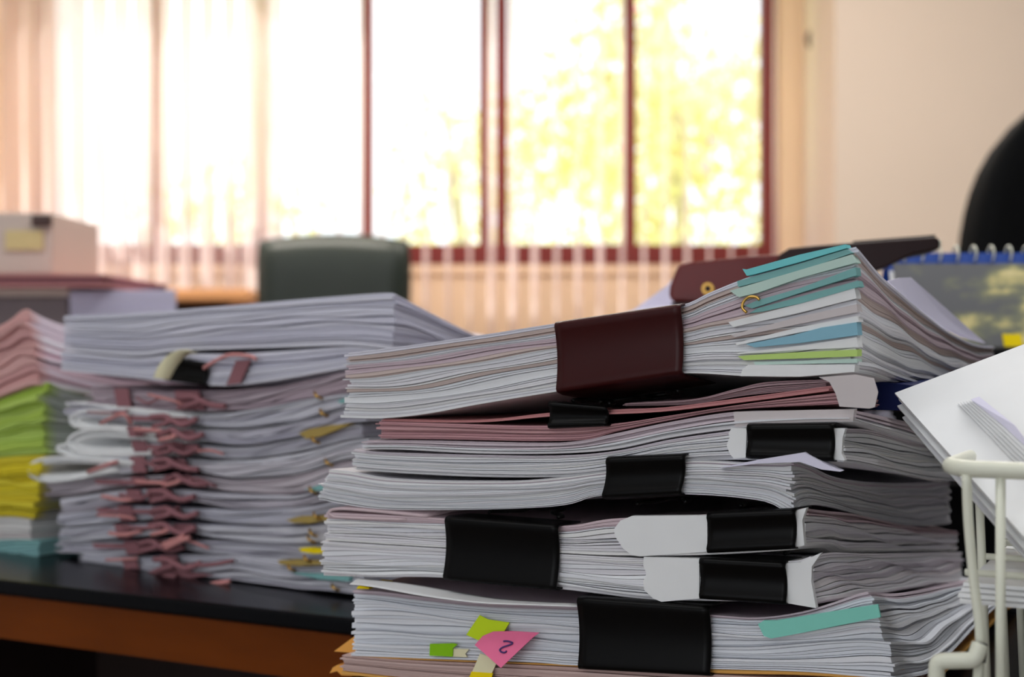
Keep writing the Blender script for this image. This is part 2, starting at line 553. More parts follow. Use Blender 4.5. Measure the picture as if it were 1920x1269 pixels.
def clip(label, fr, TL, TR, BR, BL, m=None, off=-0.0046, back=0.022, handles=(1, 1), group='binder clips on the front pile', hl=0.030, bdrop=0.0):
    m = m or BLACK
    NW, NS = 16, 12
    mid = fr.at((BL[0] + BR[0]) / 2, (BL[1] + BR[1]) / 2, 0.01)
    t = thing('binder_clip', label, 'binder clip', mid, group)
    vs, fs = [], []
    rows = None
    for i in range(NW + 1):
        u = i / NW
        prof = []
        tp = (TL[0] + (TR[0] - TL[0]) * u, TL[1] + (TR[1] - TL[1]) * u)
        bp = (BL[0] + (BR[0] - BL[0]) * u, BL[1] + (BR[1] - BL[1]) * u)
        ptop = fr.at(tp[0], tp[1], off); pbot = fr.at(bp[0], bp[1], off)
        bd = Vector((fr.b[0], fr.b[1], 0))
        H = ptop.z - pbot.z
        r = min(0.0016, H * 0.12)
        for s in (1.0, 0.5, 0.15):
            prof.append(ptop + bd * (back * s) + Vector((0, 0, 0.0004 - 0.0012 * s)))
        for q in range(4):
            a = math.pi / 2 * q / 3
            prof.append(ptop + bd * (r * (1 - math.sin(a))) + Vector((0, 0, -r * (1 - math.cos(a)))))
        for q in range(1, NS):
            s = q / NS
            z = (1 - s) * (ptop.z - r) + s * (pbot.z + r)
            base = ptop.lerp(pbot, s)
            prof.append(Vector((base.x, base.y, z)) + bd * (0.0020 * 4 * s * (1 - s)))
        for q in range(4):
            a = math.pi / 2 * q / 3
            prof.append(pbot + bd * (r * (1 - math.cos(a))) + Vector((0, 0, r * (1 - math.sin(a)))))
        for s in (0.15, 0.5, 1.0):
            prof.append(pbot + bd * ((back + abs(bdrop) * 3) * s) + Vector((0, 0, -0.0004 + 0.0012 * s + bdrop * s)))
        rows = len(prof)
        vs += prof
    for i in range(NW):
        for j in range(rows - 1):
            fs.append((i * rows + j, i * rows + j + 1, (i + 1) * rows + j + 1, (i + 1) * rows + j))
    b = obj('clip_body', vs, fs, m, t, smooth=True, solid=0.0007, offset=0.0)
    ad = Vector((fr.a[0], fr.a[1], 0)); bd = Vector((fr.b[0], fr.b[1], 0))
    for up in (1, 0):
        if not handles[1 - up]: continue
        if up:
            l = fr.at(TL[0], TL[1], off); r_ = fr.at(TR[0], TR[1], off); dz = 0.0007
        else:
            l = fr.at(BL[0], BL[1], off); r_ = fr.at(BR[0], BR[1], off); dz = -0.0007 + bdrop
        w = (r_ - l)
        cpt = (l + r_) * 0.5 + bd * back + Vector((0, 0, dz))
        wv = w * 0.5
        sh = [(-0.62, -0.001), (-0.62, 0.004), (-0.28, 0.012), (-0.26, 0.8 * hl), (-0.16, hl), (0.16, hl), (0.26, 0.8 * hl), (0.28, 0.012), (0.62, 0.004), (0.62, -0.001)]
        tube('clip_handle', [cpt + wv * a + bd * q for a, q in sh], 0.0009, WIREB, t, seg=8, smoothn=5)
    return t

# ------------------------------------------------------------------ room shell
def px2x(px, y): return (px - 960) / F * y
YW = 5.0
zr = lambda py, y: Z0 - (py - 634.5) / F * y
WX0, WX1 = px2x(58, YW), px2x(1462, YW)
WZ0, WZ1 = zr(497, YW), 2.35
def struct(o): return tag(o, kind='structure')
XL, XR, ZC = -2.3, 1.95, 2.75
struct(box('floor', (XL, -1.2, -0.05), (XR, YW + 0.2, 0.0), FLOORM))
struct(box('ceiling', (XL, -1.2, ZC), (XR, YW + 0.2, ZC + 0.05), CEILM))
# window wall with its opening, one mesh
def wall_with_hole(name, x0, x1, z0, z1, hx0, hx1, hz0, hz1, y0, y1, m):
    bm = bmesh.new()
    for a in ((x0, z0, hx0, z1), (hx1, z0, x1, z1), (hx0, z0, hx1, hz0), (hx0, hz1, hx1, z1)):
        vs = [bm.verts.new(v) for v in ((a[0], y0, a[1]), (a[2], y0, a[1]), (a[2], y1, a[1]), (a[0], y1, a[1]), (a[0], y0, a[3]), (a[2], y0, a[3]), (a[2], y1, a[3]), (a[0], y1, a[3]))]
        for f in ((0, 3, 2, 1), (4, 5, 6, 7), (0, 1, 5, 4), (1, 2, 6, 5), (2, 3, 7, 6), (3, 0, 4, 7)):
            bm.faces.new([vs[i] for i in f])
    bmesh.ops.remove_doubles(bm, verts=bm.verts[:], dist=1e-5)
    return bm_obj(name, bm, m)
struct(wall_with_hole('wall_back', XL, XR, 0, ZC, WX0, WX1, WZ0, WZ1, YW, YW + 0.2, WALLM))
struct(box('wall_left', (XL - 0.1, -1.2, 0), (XL, YW + 0.2, ZC), NEUTRAL))
struct(box('wall_right', (XR, -1.2, 0), (XR + 0.1, YW + 0.2, ZC), SHADEWALL))
struct(wall_with_hole('wall_front', XL, XR, 0, ZC, -1.8, -0.25, 0.6, 2.5, -1.3, -1.2, NEUTRAL))   # unseen wall behind us, its opening placed to let in fill light
struct(box('trim_1', (px2x(1566, 4.5), 4.5, 0), (XR, YW, ZC), BEIGE))          # wall pier right of the window
struct(box('baseboard_back', (XL, YW - 0.015, 0), (px2x(1566, 4.5), YW, 0.09), BEIGE))

win = bpy.data.objects.new('window_1', None)
win.location = ((WX0 + WX1) / 2, YW + 0.06, WZ0)
C.objects.link(win); struct(win)
bpy.context.view_layer.update()
def bar(x0, x1, z0, z1, y0=YW + 0.04, y1=YW + 0.10): return (x0, y0, z0), (x1, y1, z1)
xs = lambda px: px2x(px, YW + 0.04)
for nm, a in (('window_frame', bar(WX0, WX1, WZ0, WZ0 + 0.075)), ('window_frame', bar(WX0, WX1, WZ1 - 0.06, WZ1)),
              ('window_frame', bar(WX0, WX0 + 0.05, WZ0 + 0.075, WZ1 - 0.06)), ('window_frame', bar(WX1 - 0.055, WX1, WZ0 + 0.075, WZ1 - 0.06))):
    box(nm, *a, FRAME, win)
for (p0, p1) in ((281, 299), (474, 500), (678, 698), (898, 918), (929, 952), (1172, 1193)):
    box('mullion', *bar(xs(p0), xs(p1), WZ0 + 0.075, WZ1 - 0.06, YW + 0.045, YW + 0.095), FRAME, win)
cuts = [58, 281, 299, 478, 498, 681, 694, 904, 950, 1175, 1191, 1435]
for i in range(0, 12, 2):
    box('pane', (xs(cuts[i]), YW + 0.066, WZ0 + 0.07), (xs(cuts[i + 1]), YW + 0.070, WZ1 - 0.055), GLASS, win)
struct(box('trim_2', (WX0 - 0.03, YW - 0.02, WZ0 - 0.03), (WX1 + 0.03, YW + 0.04, WZ0), WALLM))

# vertical blind hanging before the window
YB = 4.86
bl = thing('vertical_blind', 'long vertical blind of pinkish white slats half open before the bright window', 'blind', (-0.4, YB, 2.5))
box('headrail', (WX0 - 0.1, YB - 0.03, 2.46), (WX1 + 0.02, YB + 0.03, 2.51), CREAMW, bl)
SLZ0 = zr(640, YB)
x = WX0 - 0.06 + 0.6 * 0.0735
k = 0
while x < WX1 - 0.01:
    slope = 0.26 + 0.05 * math.sin(k * 1.7)
    sx = 960 + F * x / YB
    if sx < 140: slope = 0.8
    elif sx < 300: slope = 0.62
    elif sx < 455: slope = 0.45
    elif sx < 515: slope = 0.95
    if 515 < sx < 690: slope *= 0.25
    if 690 < sx < 900: slope *= 0.5
    w, N = 0.089, 5
    d = Vector((slope, 1, 0)).normalized(); nn = Vector((d.y, -d.x, 0))
    vs = []
    for z in (SLZ0, 2.46):
        for i in range(N + 1):
            s = i / N - 0.5
            q = Vector((x, YB, z)) + d * (w * s) + nn * (0.005 * (1 - 4 * s * s))
            vs.append(q)
    fs = [(i, i + 1, N + 2 + i, N + 1 + i) for i in range(N)]
    obj('slat', vs, fs, SLAT, bl, smooth=True, solid=0.0006)
    x += 0.0735; k += 1

# wall hook beside the window
hk = thing('wall_hook', 'small dark metal coat hook on the peach wall right of the window', 'hook', pt(1545, 60, 4.98))
box('hook_plate', pt(1532, 14, 4.99), pt(1560, -30, 4.96), DKBR, hk, bevel=0.004)
tube('hook_arm', [pt(1552, 10, 4.96), pt(1553, 58, 4.95), pt(1543, 74, 4.90), pt(1530, 72, 4.86)], 0.040, DKBR, hk, smoothn=5)

# ------------------------------------------------------------------ outside
struct(box('ground', (-30, YW + 0.2, -0.3), (30, 60, -0.2), LAWN))
def tree(label, cx, cy, h, r, n, seed, bloss=0, zc=None):
    R = random.Random(seed)
    t = thing('garden_tree', label, 'tree', (cx, cy, -0.2), 'trees outside the window')
    tube('trunk', [(cx, cy, -0.2), (cx + 0.05, cy, h * 0.35), (cx - 0.08, cy + 0.1, h * 0.75)], 0.06, BARK, t, smoothn=4)
    zc = zc if zc is not None else h * 0.62
    def leaves(nm, n, s, m):
        vs, fs = [], []
        for i in range(n):
            while True:
                p = Vector((R.uniform(-1, 1), R.uniform(-1, 1), R.uniform(-1, 1)))
                if p.length < 1 and (math.sin(p.x * 6 + seed) + math.sin(p.z * 7 + seed * 2) + math.sin(p.y * 5)) > -0.7: break
            c = Vector((cx + p.x * r, cy + p.y * r * 0.8, zc + p.z * h * 0.45))
            a = Vector((R.uniform(-1, 1), R.uniform(-1, 1), R.uniform(-1, 1))).normalized() * s * R.uniform(0.7, 1.3)
            b = a.orthogonal().normalized() * s * 0.5
            b.rotate(__import__('mathutils').Quaternion(a.normalized(), R.uniform(0, 6.28)))
            k = len(vs)
            vs += [c - a, c - b, c + a, c + b]
            fs.append((k, k + 1, k + 2, k + 3))
        o = obj(nm, vs, fs, m, t)
        return o
    leaves('foliage', n, 0.085, LEAF)
    if bloss: leaves('blossoms', bloss, 0.07, BLOSS)
tree('leafy yellow-green tree seen through the right half of the window', 1.2, 10.5, 4.4, 1.25, 2600, 3, bloss=120, zc=2.0)
tree('broad pale tree standing further back behind the yellow-green tree', 1.6, 15.5, 4.6, 2.3, 1500, 11, zc=1.9)
tree('loose pale tree seen just left of the double window post', -0.45, 12.5, 3.4, 0.75, 650, 5, zc=1.7)
tree('low pale bushy tree seen through the left panes of the window', -2.6, 13.5, 2.8, 1.2, 900, 8, zc=1.35)

# ------------------------------------------------------------------ far furniture
cd = thing('wooden_counter', 'long orange wooden counter under the window beside the green office chair', 'counter', (-1.2, 4.0, 0))
zt = zr(541, 3.7)
box('counter_top', (-2.25, 3.7, zt - 0.03), (px2x(466, 3.7), 4.55, zt), OAK, cd, bevel=0.004)
box('side_panel', (-2.2, 3.76, 0), (-2.17, 4.5, zt - 0.03), OAK, cd)
box('side_panel', (px2x(460, 3.7) - 0.05, 3.76, 0), (px2x(460, 3.7) - 0.02, 4.5, zt - 0.03), OAK, cd)
box('back_panel', (-2.17, 4.1, 0.1), (px2x(460, 3.7) - 0.05, 4.12, zt - 0.03), DESKD, cd)

def cushion(name, w, h, t, m, parent, org, lean=0.0, taper=0.0, round_top=0.0, yaw=0.0, shoulder=0.05):
    """upholstered back: rounded slab, w wide and h high, its foot at org"""
    NX, NZ = 14, 20
    vs, fs = [], []
    for side in (-1, 1):
        for j in range(NZ + 1):
            for i in range(NX + 1):
                u = -1 + 2 * i / NX; v = j / NZ
                hw = w / 2 * (1 - taper * (1 - v)) * (1 - shoulder * v ** 8)
                e = (1 - abs(u) ** 6) ** 0.5 * (1 - abs(2 * v - 1) ** 6) ** 0.5
                xx = u * hw
                zz = v * h + (1 - u * u) * round_top * v
                yy = side * t / 2 * e + 0.06 * w * u * u * -1 + v * lean
                xr, yr = xx * math.cos(yaw) - yy * math.sin(yaw), xx * math.sin(yaw) + yy * math.cos(yaw)
                vs.append(Vector(org) + Vector((xr, yr, zz)))
    M = (NX + 1) * (NZ + 1)
    for s in (0, 1):
        for j in range(NZ):
            for i in range(NX):
                f = [s * M + j * (NX + 1) + i, s * M + j * (NX + 1) + i + 1, s * M + (j + 1) * (NX + 1) + i + 1, s * M + (j + 1) * (NX + 1) + i]
                fs.append(tuple(f if s == 0 else f[::-1]))
    bm = bmesh.new()
    bv = [bm.verts.new(v) for v in vs]
    for f in fs: bm.faces.new([bv[i] for i in f])
    bmesh.ops.remove_doubles(bm, verts=bm.verts[:], dist=1e-4)
    return bm_obj(name, bm, m, parent, smooth=True)

def office_chair(label, cx, cy, top, w, hback, m, yaw=0.0, taper=0.05, rt=0.03, lean=0.0, sh=0.05):
    t = thing('office_chair', label, 'chair', (cx, cy, 0))
    cushion('backrest', w, hback, 0.09, m, t, (cx, cy, top - hback - rt), lean, taper, rt, yaw, sh)
    sz = max(0.42, top - hback - 0.10)
    R_ = lambda dx, dy: (cx + dx * math.cos(yaw) - dy * math.sin(yaw), cy + dx * math.sin(yaw) + dy * math.cos(yaw))
    s = box('seat', (cx - w / 2, cy + 0.02, 0.44), (cx + w / 2, cy + 0.50, 0.53), m, t, bevel=0.03, rotz=yaw, pivot=(cx, cy, 0))
    tube('back_support', [R_(0, 0.20) + (0.43,), R_(0, -0.04) + (0.44,), R_(0, -0.07) + (0.60,), R_(0, -0.05) + (top - hback * 0.6,)], 0.022, PLASTIC, t, smoothn=4)
    tube('gas_column', [R_(0, 0.25) + (0.10,), R_(0, 0.25) + (0.44,)], 0.028, PLASTIC, t)
    for sd in (-1, 1):
        tube('armrest', [R_(sd * w * 0.5, 0.35) + (0.47,), R_(sd * w * 0.53, 0.36) + (0.62,), R_(sd * w * 0.53, 0.30) + (0.68,), R_(sd * w * 0.53, 0.06) + (0.68,)], 0.018, PLASTIC, t, smoothn=4)
    for i in range(5):
        a = i * 2 * math.pi / 5 + 0.3
        e = R_(0.28 * math.cos(a), 0.25 + 0.28 * math.sin(a))
        g = tube('base_leg', [R_(0, 0.25) + (0.11,), e + (0.075,)], 0.02, PLASTIC, t)
        tube('caster', [(e[0] - 0.012, e[1], 0.03), (e[0] + 0.012, e[1], 0.03)], 0.03, RUBBER, t, seg=14)
    return t
office_chair('dark green leather office chair with rounded top standing before the window', px2x(628, 3.4), 3.4, zr(438, 3.4), 0.37, 0.36, GREENL, taper=0.06, rt=0.018)
office_chair('tall black leather office chair by the beige pier behind the calendar', px2x(2000, 2.2), 2.2, zr(165, 2.2), 0.34, 0.62, BLACKL, taper=-0.12, rt=0.04, sh=0.62)

# side table on the left with what lies on it
st_ = thing('side_table', 'grey side table behind the paper piles carrying boxes and papers', 'table', (-0.7, 2.0, 0))
ZT = zr(640, 1.75)
box('table_top', (-1.2, 1.6, ZT - 0.03), (-0.33, 2.3, ZT), GREYB, st_, bevel=0.003)
for a in ((-1.17, 1.64), (-0.40, 1.64), (-1.17, 2.22), (-0.40, 2.22)):
    box('leg', (a[0], a[1], 0), (a[0] + 0.04, a[1] + 0.04, ZT - 0.03), GREYB, st_)
LV = Front(135, 1.75, math.radians(-15))
bundle('lavender white paper stack on the side table just left of the counter front', LV, 130, 330, [(130, 545), (330, 543)], [(130, 640), (330, 640)],
       [(330, 543), (400, 560)], [(330, 640), (400, 640)], 16, name='paper_stack', cat='paper stack', NU=6, NV=4, depth=0.22,
       tints=[(0.72, 0.68, 0.86), (0.70, 0.68, 0.82)], rip=0.0)
gb = thing('storage_box', 'grey storage box on the side table under the pink folder', 'box', pt(40, 640, 1.85))
box('box_body', pt(-130, 640, 1.75), (px2x(128, 1.75), 2.1, zr(556, 1.75)), GREYB, gb, bevel=0.004)
box('lid', (px2x(-134, 1.75), 1.745, zr(556, 1.75)), (px2x(131, 1.75), 2.105, zr(538, 1.75)), CARTON, gb, bevel=0.003)
pf = thing('pink_folder', 'dusty pink folder lying on the grey storage box', 'folder', pt(100, 538, 1.85))
box('cover', (px2x(-60, 1.72), 1.72, zr(537, 1.72)), (px2x(194, 1.72), 2.05, zr(533, 1.72)), PINKP, pf)
box('cover', (px2x(-60, 1.72), 1.72, zr(518, 1.72)), (px2x(194, 1.72), 2.05, zr(514, 1.72)), PINKP, pf)
box('pages', (px2x(-58, 1.72), 1.725, zr(533, 1.72)), (px2x(188, 1.72), 2.05, zr(518, 1.72)), MAUVE, pf)
ct = thing('carton', 'pale beige carton with yellow label standing on the pink folder', 'box', pt(20, 514, 1.85))
box('carton_body', (px2x(-110, 1.78), 1.78, zr(514, 1.78)), (px2x(98, 1.78), 1.98, zr(398, 1.78)), CARTON, ct, bevel=0.003)
box('label', (px2x(10, 1.776), 1.776, zr(468, 1.776)), (px2x(80, 1.776), 1.7805, zr(432, 1.776)), LABELY, ct)
box('latch', (px2x(58, 1.77), 1.77, zr(424, 1.77)), (px2x(94, 1.77), 1.7805, zr(402, 1.77)), DKBR, ct, bevel=0.002)

# ------------------------------------------------------------------ desks
TH = math.radians(28)
ZD = 0.750
dk = thing('office_desk', 'brown wooden desk with a black glossy top under the left paper piles', 'desk', (-0.2, 1.1, 0))
da = np.array((math.cos(TH), -math.sin(TH))); db = np.array((math.sin(TH), math.cos(TH)))
E0 = np.array((-0.318, 0.894)) - da * 0.25
def ply(o, a0, a1, b0, b1, z0, z1, nm, m, parent, bevel=0.0):
    c = [o + da * a + db * b for a, b in ((a0, b0), (a1, b0), (a1, b1), (a0, b1))]
    vs = [(p[0], p[1], z0) for p in c] + [(p[0], p[1], z1) for p in c]
    fs = [(3, 2, 1, 0), (4, 5, 6, 7), (0, 1, 5, 4), (1, 2, 6, 5), (2, 3, 7, 6), (3, 0, 4, 7)]
    return obj(nm, vs, fs, m, parent, bevel=bevel)
ply(E0, 0, 1.5, 0, 0.72, ZD - 0.0095, ZD, 'desk_top', DESKT, dk, bevel=0.002)
ply(E0, 0.004, 0.51, 0.004, 0.03, ZD - 0.037, ZD - 0.0095, 'apron', DESKW, dk)
ply(E0, 0.51, 1.49, 0.14, 0.17, ZD - 0.037, ZD - 0.0095, 'apron', DESKW, dk)
ply(E0, 0.01, 1.49, 0.30, 0.32, 0.05, ZD - 0.0095, 'dark_backing_panel', DESKD, dk)  # dark panel added so the space under the desk stays black
ply(E0, 0.01, 0.04, 0.03, 0.70, 0.0, ZD - 0.0095, 'side_panel', DESKD, dk)
ply(E0, 1.46, 1.49, 0.03, 0.70, 0.0, ZD - 0.0095, 'side_panel', DESKD, dk)
# low table that carries the front pile
ft_ = thing('low_table', 'dark low table pushed against the desk under the front pile', 'table', (0.15, 0.6, 0))
q0 = FS.plan(650, 0.0)
def fply(a0, a1, b0, b1, z0, z1, nm, m):
    c = [q0 + FS.a * a + FS.b * b for a, b in ((a0, b0), (a1, b0), (a1, b1), (a0, b1))]
    vs = [(p[0], p[1], z0) for p in c] + [(p[0], p[1], z1) for p in c]
    fs = [(3, 2, 1, 0), (4, 5, 6, 7), (0, 1, 5, 4), (1, 2, 6, 5), (2, 3, 7, 6), (3, 0, 4, 7)]
    return obj(nm, vs, fs, m, ft_)
ZF = 0.7355
fply(0.005, 0.62, 0.0, 0.118, ZF - 0.03, ZF, 'table_top', DESKD)
for a, b in ((0.01, 0.005), (0.58, 0.005), (0.01, 0.08), (0.58, 0.08)):
    fply(a, a + 0.03, b, b + 0.03, 0, ZF - 0.03, 'leg', DESKD)

# ------------------------------------------------------------------ the front pile
GF = 'bundles of the front pile'
PINKT = [(0.55, 0.30, 0.31), (0.58, 0.33, 0.34), (0.52, 0.28, 0.30)]
PALEP = (0.66, 0.52, 0.55)
BROWN = (0.62, 0.50, 0.46)
b1 = bundle('topmost white bundle of the front pile with coloured dividers and a flare-reddened clip', FS, 650, 1604,
    [(645, 662), (760, 648), (900, 628), (1040, 606), (1160, 589), (1278, 571), (1330, 548), (1400, 520), (1500, 487), (1604, 462)],
    [(645, 783), (720, 784), (800, 776), (900, 758), (1040, 735), (1160, 718), (1278, 700), (1400, 705), (1500, 706), (1604, 697)],
    [(1604, 462), (1650, 515), (1700, 560), (1750, 602), (1790, 628), (1840, 648), (1900, 645)],
    [(1604, 697), (1640, 703), (1700, 722), (1760, 735), (1850, 745), (1900, 745)], 34, group=GF, seed=1, NU=90, NV=40,
    bands=[(0.95, 1.01, (0.74, 0.72, 0.80)), (0.86, 0.95, BROWN), (0.80, 0.86, (0.8, 0.8, 0.83)), (0.66, 0.80, (0.60, 0.48, 0.52)), (0.60, 0.66, BROWN), (0.38, 0.43, BROWN)],
    jl=0.0013, drop=-0.012, big=0.25, rip=0.04)
DIV = [
 (TEAL, 'bright teal divider at the top', [(1392, 504), (1400, 517), (1415, 514), (1500, 491), (1588, 465), (1585, 458), (1500, 477), (1400, 505)], -0.0030),
 (TEAL2, 'muted teal divider', [(1382, 527), (1500, 494), (1588, 467), (1598, 474), (1500, 508), (1384, 538)], -0.0024),
 (MINT, 'pale mint divider', [(1368, 545), (1500, 506), (1597, 477), (1606, 492), (1500, 521), (1420, 549), (1385, 557)], -0.0026),
 (TEAL2, 'muted teal divider under the gold ring', [(1396, 573), (1420, 563), (1500, 540), (1604, 501), (1606, 516), (1500, 549), (1410, 578)], -0.0030),
 (TEAL2, 'lower muted teal divider', [(1405, 587), (1420, 578), (1500, 556), (1608, 526), (1612, 537), (1500, 569), (1430, 584)], -0.0024),
 (WHITE, None, [(1365, 604), (1500, 569), (1602, 540), (1606, 559), (1500, 586), (1375, 613)], -0.0020),
 (GREYP, 'greyish white divider', [(1370, 628), (1500, 593), (1606, 570), (1608, 585), (1500, 607), (1378, 632)], -0.0022),
 (WHITE, None, [(1378, 643), (1500, 613), (1608, 592), (1610, 603), (1500, 623), (1382, 647)], -0.0018),
 (BLUE, 'blue divider', [(1398, 645), (1480, 630), (1540, 614), (1606, 604), (1608, 628), (1500, 643), (1415, 651)], -0.0026),
 (WHITE, None, [(1377, 662), (1500, 648), (1606, 632), (1609, 651), (1500, 656), (1384, 664)], -0.0020),
 (GREEN, 'light green divider', [(1383, 668), (1400, 666), (1500, 660), (1607, 655), (1607, 668), (1500, 672), (1395, 675)], -0.0026),
 (MINT, 'thin mint divider', [(1413, 678), (1500, 676), (1607, 672), (1607, 680), (1416, 684)], -0.0022),
 (WHITE, None, [(1392, 692), (1402, 684), (1603, 683), (1602, 697), (1500, 706), (1388, 705)], -0.0030),
]
for m, lab, poly, o in DIV:
    d = slab('divider', FS, poly, m, b1, off=o, depth=0.007)
    if lab: d['label'] = lab
slab('cover_flap', FS, [(1535, 707), (1555, 716), (1566, 736), (1574, 762), (1630, 766), (1640, 763), (1646, 735), (1638, 709), (1603, 702)], GREYP, b1, off=-0.0035, depth=0.0006)['label'] = 'greyish white cover flap hanging at the corner'
tube('paper_clip', [FS.at(*p, -0.004) for p in ((1424, 562), (1418, 557), (1404, 557), (1394, 566), (1392, 577), (1400, 586))], 0.0006, BRASS, b1, smoothn=5)['label'] = 'gold wire paper clip'
# back cover standing up behind the corner
vs = [pt(1662, 527, 0.665), pt(1684, 521, 0.685), pt(1706, 520, 0.70), pt(1845, 643, 0.80), pt(1800, 632, 0.765), pt(1740, 600, 0.715), pt(1700, 566, 0.69)]
obj('back_cover', vs, [tuple(range(7))], LAV, b1, solid=0.0006)['label'] = 'lavender white back cover'

clip('large binder clip with painted-in flare red on the topmost bundle of the front pile', FS, (1040, 605), (1276, 571), (1279, 700), (1043, 735), FLARECLIP, bdrop=-0.0055)

nf = thing('navy_folder', 'navy blue folder poking out under the greyish flap of the top bundle', 'folder', FS.at(1600, 768, 0.05))
slab('cover', FS, [(1560, 757), (1600, 742), (1640, 714), (1720, 724), (1720, 770), (1620, 768), (1558, 764)], NAVY, nf, off=0.06, depth=0.14)

p0 = bundle('mauve document under the flare-reddened clip, uppermost of the pink documents', FS, 1170, 1552,
    [(1170, 756), (1300, 748), (1380, 729), (1440, 716), (1552, 711)], [(1170, 761), (1300, 757), (1400, 741), (1552, 727)],
    [(1552, 711), (1850, 735)], [(1552, 727), (1850, 745)], 6, group=GF, seed=2, NV=10, tints=[(0.40, 0.26, 0.28), (0.44, 0.30, 0.32)], rip=0.02, off=0.003, depth=0.25)
p1 = bundle('thin red-pink document held by the small black clip', FS, 715, 1562,
    [(715, 785), (850, 788), (930, 785), (1028, 774), (1140, 768), (1250, 763), (1400, 744), (1562, 722)],
    [(715, 789), (850, 792), (930, 790), (1028, 781), (1140, 777), (1250, 771), (1400, 753), (1562, 732)],
    [(1562, 722), (1850, 745)], [(1562, 732), (1850, 752)], 3, group=GF, seed=3, NV=10, tints=[(0.60, 0.27, 0.27)], rip=0.0, depth=0.26)
p2 = bundle('pink booklet in the front pile right below the small black clip', FS, 711, 1572,
    [(711, 790), (850, 794), (1000, 798), (1140, 795), (1250, 780), (1400, 757), (1572, 736)],
    [(711, 822), (850, 824), (1000, 827), (1100, 824), (1154, 809), (1260, 787), (1375, 768), (1572, 757)],
    [(1572, 736), (1850, 760)], [(1572, 757), (1850, 780)], 9, group=GF, seed=4, NV=10, tints=PINKT, big=0.2, jl=0.0008, depth=0.26)
clip('small black binder clip on the thin pink document below the flare-reddened clip', FS, (1028, 754), (1138, 764), (1138, 797), (1027, 802), back=0.014, hl=0.018)
b2 = bundle('pale pink and white booklet under the pink booklet, with a greyish spine strip', FS, 683, 1600,
    [(683, 826), (800, 826), (1000, 830), (1080, 827), (1154, 812), (1260, 790), (1375, 772), (1500, 769), (1600, 768)],
    [(683, 842), (760, 843), (900, 850), (1050, 850), (1154, 842), (1260, 820), (1375, 804), (1500, 794), (1600, 791)],
    [(1600, 768), (1700, 790), (1800, 815), (1880, 830)], [(1600, 791), (1700, 822), (1800, 850), (1880, 860)], 7, group=GF, seed=5,
    bands=[(0.45, 1.01, (0.66, 0.56, 0.60))], jl=0.0012)
slab('spine_strip', FS, [(1375, 772), (1500, 769), (1602, 767), (1599, 789), (1500, 792), (1378, 800)], GREYP, b2, depth=0.004)['label'] = 'greyish white spine strip'
b3 = bundle('white bundle with white tabs beside its black clip, just below the grey spine strip', FS, 663, 1582,
    [(663, 842), (720, 848), (900, 853), (1050, 854), (1154, 845), (1260, 823), (1365, 808), (1400, 801), (1582, 803)],
    [(661, 880), (750, 887), (900, 894), (1050, 894), (1135, 886), (1250, 868), (1365, 862), (1582, 866)],
    [(1582, 803), (1630, 806), (1700, 825), (1760, 832), (1870, 840)], [(1582, 866), (1610, 870), (1700, 890), (1770, 900), (1870, 905)], 15, group=GF, seed=6,
    bands=[(0.85, 1.01, (0.68, 0.62, 0.66))], big=0.15)
slab('paper_tab', FS, [(1400, 803), (1372, 802), (1366, 812), (1368, 820), (1362, 834), (1368, 850), (1376, 860), (1398, 858)], WHITE, b3, off=-0.0022, depth=0.003)
slab('paper_tab', FS, [(1560, 803), (1585, 803), (1580, 820), (1578, 850), (1584, 863), (1562, 862)], WHITE, b3, off=-0.0022, depth=0.003)
clip('black binder clip with a white tab on each side, under the grey spine strip', FS, (1400, 797), (1563, 795), (1563, 864), (1399, 858))
b4 = bundle('thick white bundle reaching furthest out of the front pile towards the left pile', FS, 606, 1488,
    [(606, 879), (660, 884), (720, 895), (800, 900), (900, 901), (1000, 899), (1130, 884), (1285, 863), (1400, 866), (1470, 866), (1488, 862)],
    [(597, 935), (640, 945), (720, 955), (860, 956), (1000, 952), (1070, 945), (1130, 929), (1290, 927), (1400, 935), (1450, 946), (1488, 972)],
    [(1488, 862), (1520, 874), (1560, 893), (1620, 903), (1700, 906), (1790, 900), (1850, 895)],
    [(1488, 972), (1510, 952), (1560, 955), (1650, 980), (1720, 990), (1790, 985), (1850, 980)], 22, group=GF, seed=7,
    bands=[(0.86, 0.93, (0.60, 0.50, 0.56))], skewl=0.006, big=0.2, drop=-0.008)
slab('loose_sheet', FS, [(1345, 878), (1420, 862), (1508, 848), (1545, 868), (1575, 884), (1540, 880), (1500, 866), (1420, 869)], LAV, b4, off=-0.0062, depth=0.006)['label'] = 'lavender white sheet sliding off the top'
clip('brown-black binder clip on the bundle that reaches furthest left, left of the white tabs', FS, (1136, 859), (1284, 853), (1277, 926), (1129, 934), BLACK, bdrop=-0.004)
c5 = bundle('white bundle with a mauve folded sheet on top and a long rounded white tab', FS, 611, 1508,
    [(612, 960), (700, 964), (835, 972), (1045, 986), (1150, 972), (1325, 964), (1490, 956), (1508, 952)],
    [(605, 1012), (835, 1026), (1045, 1036), (1160, 1041), (1325, 1040), (1490, 1030), (1508, 1022)],
    [(1508, 952), (1545, 957), (1600, 963), (1700, 985), (1790, 995), (1850, 1000)], [(1508, 1022), (1560, 1020), (1585, 1030), (1650, 1031), (1750, 1031), (1850, 1031)],
    13, group=GF, seed=8, bands=[(0.78, 1.01, PALEP)], rip=0.09, big=0.2)
edge_sheet('folded_sheet', FS, [(800, 968), (700, 958), (640, 954), (619, 957), (620, 966), (645, 970), (760, 974)], PALEM, c5, off=-0.001, depth=0.10)['label'] = 'pale pink folded sheet'
slab('paper_tab', FS, [(1326, 966), (1185, 967), (1163, 976), (1151, 992), (1153, 1005), (1168, 1028), (1185, 1041), (1200, 1043), (1326, 1034)], WHITE, c5, off=-0.0026, depth=0.003)
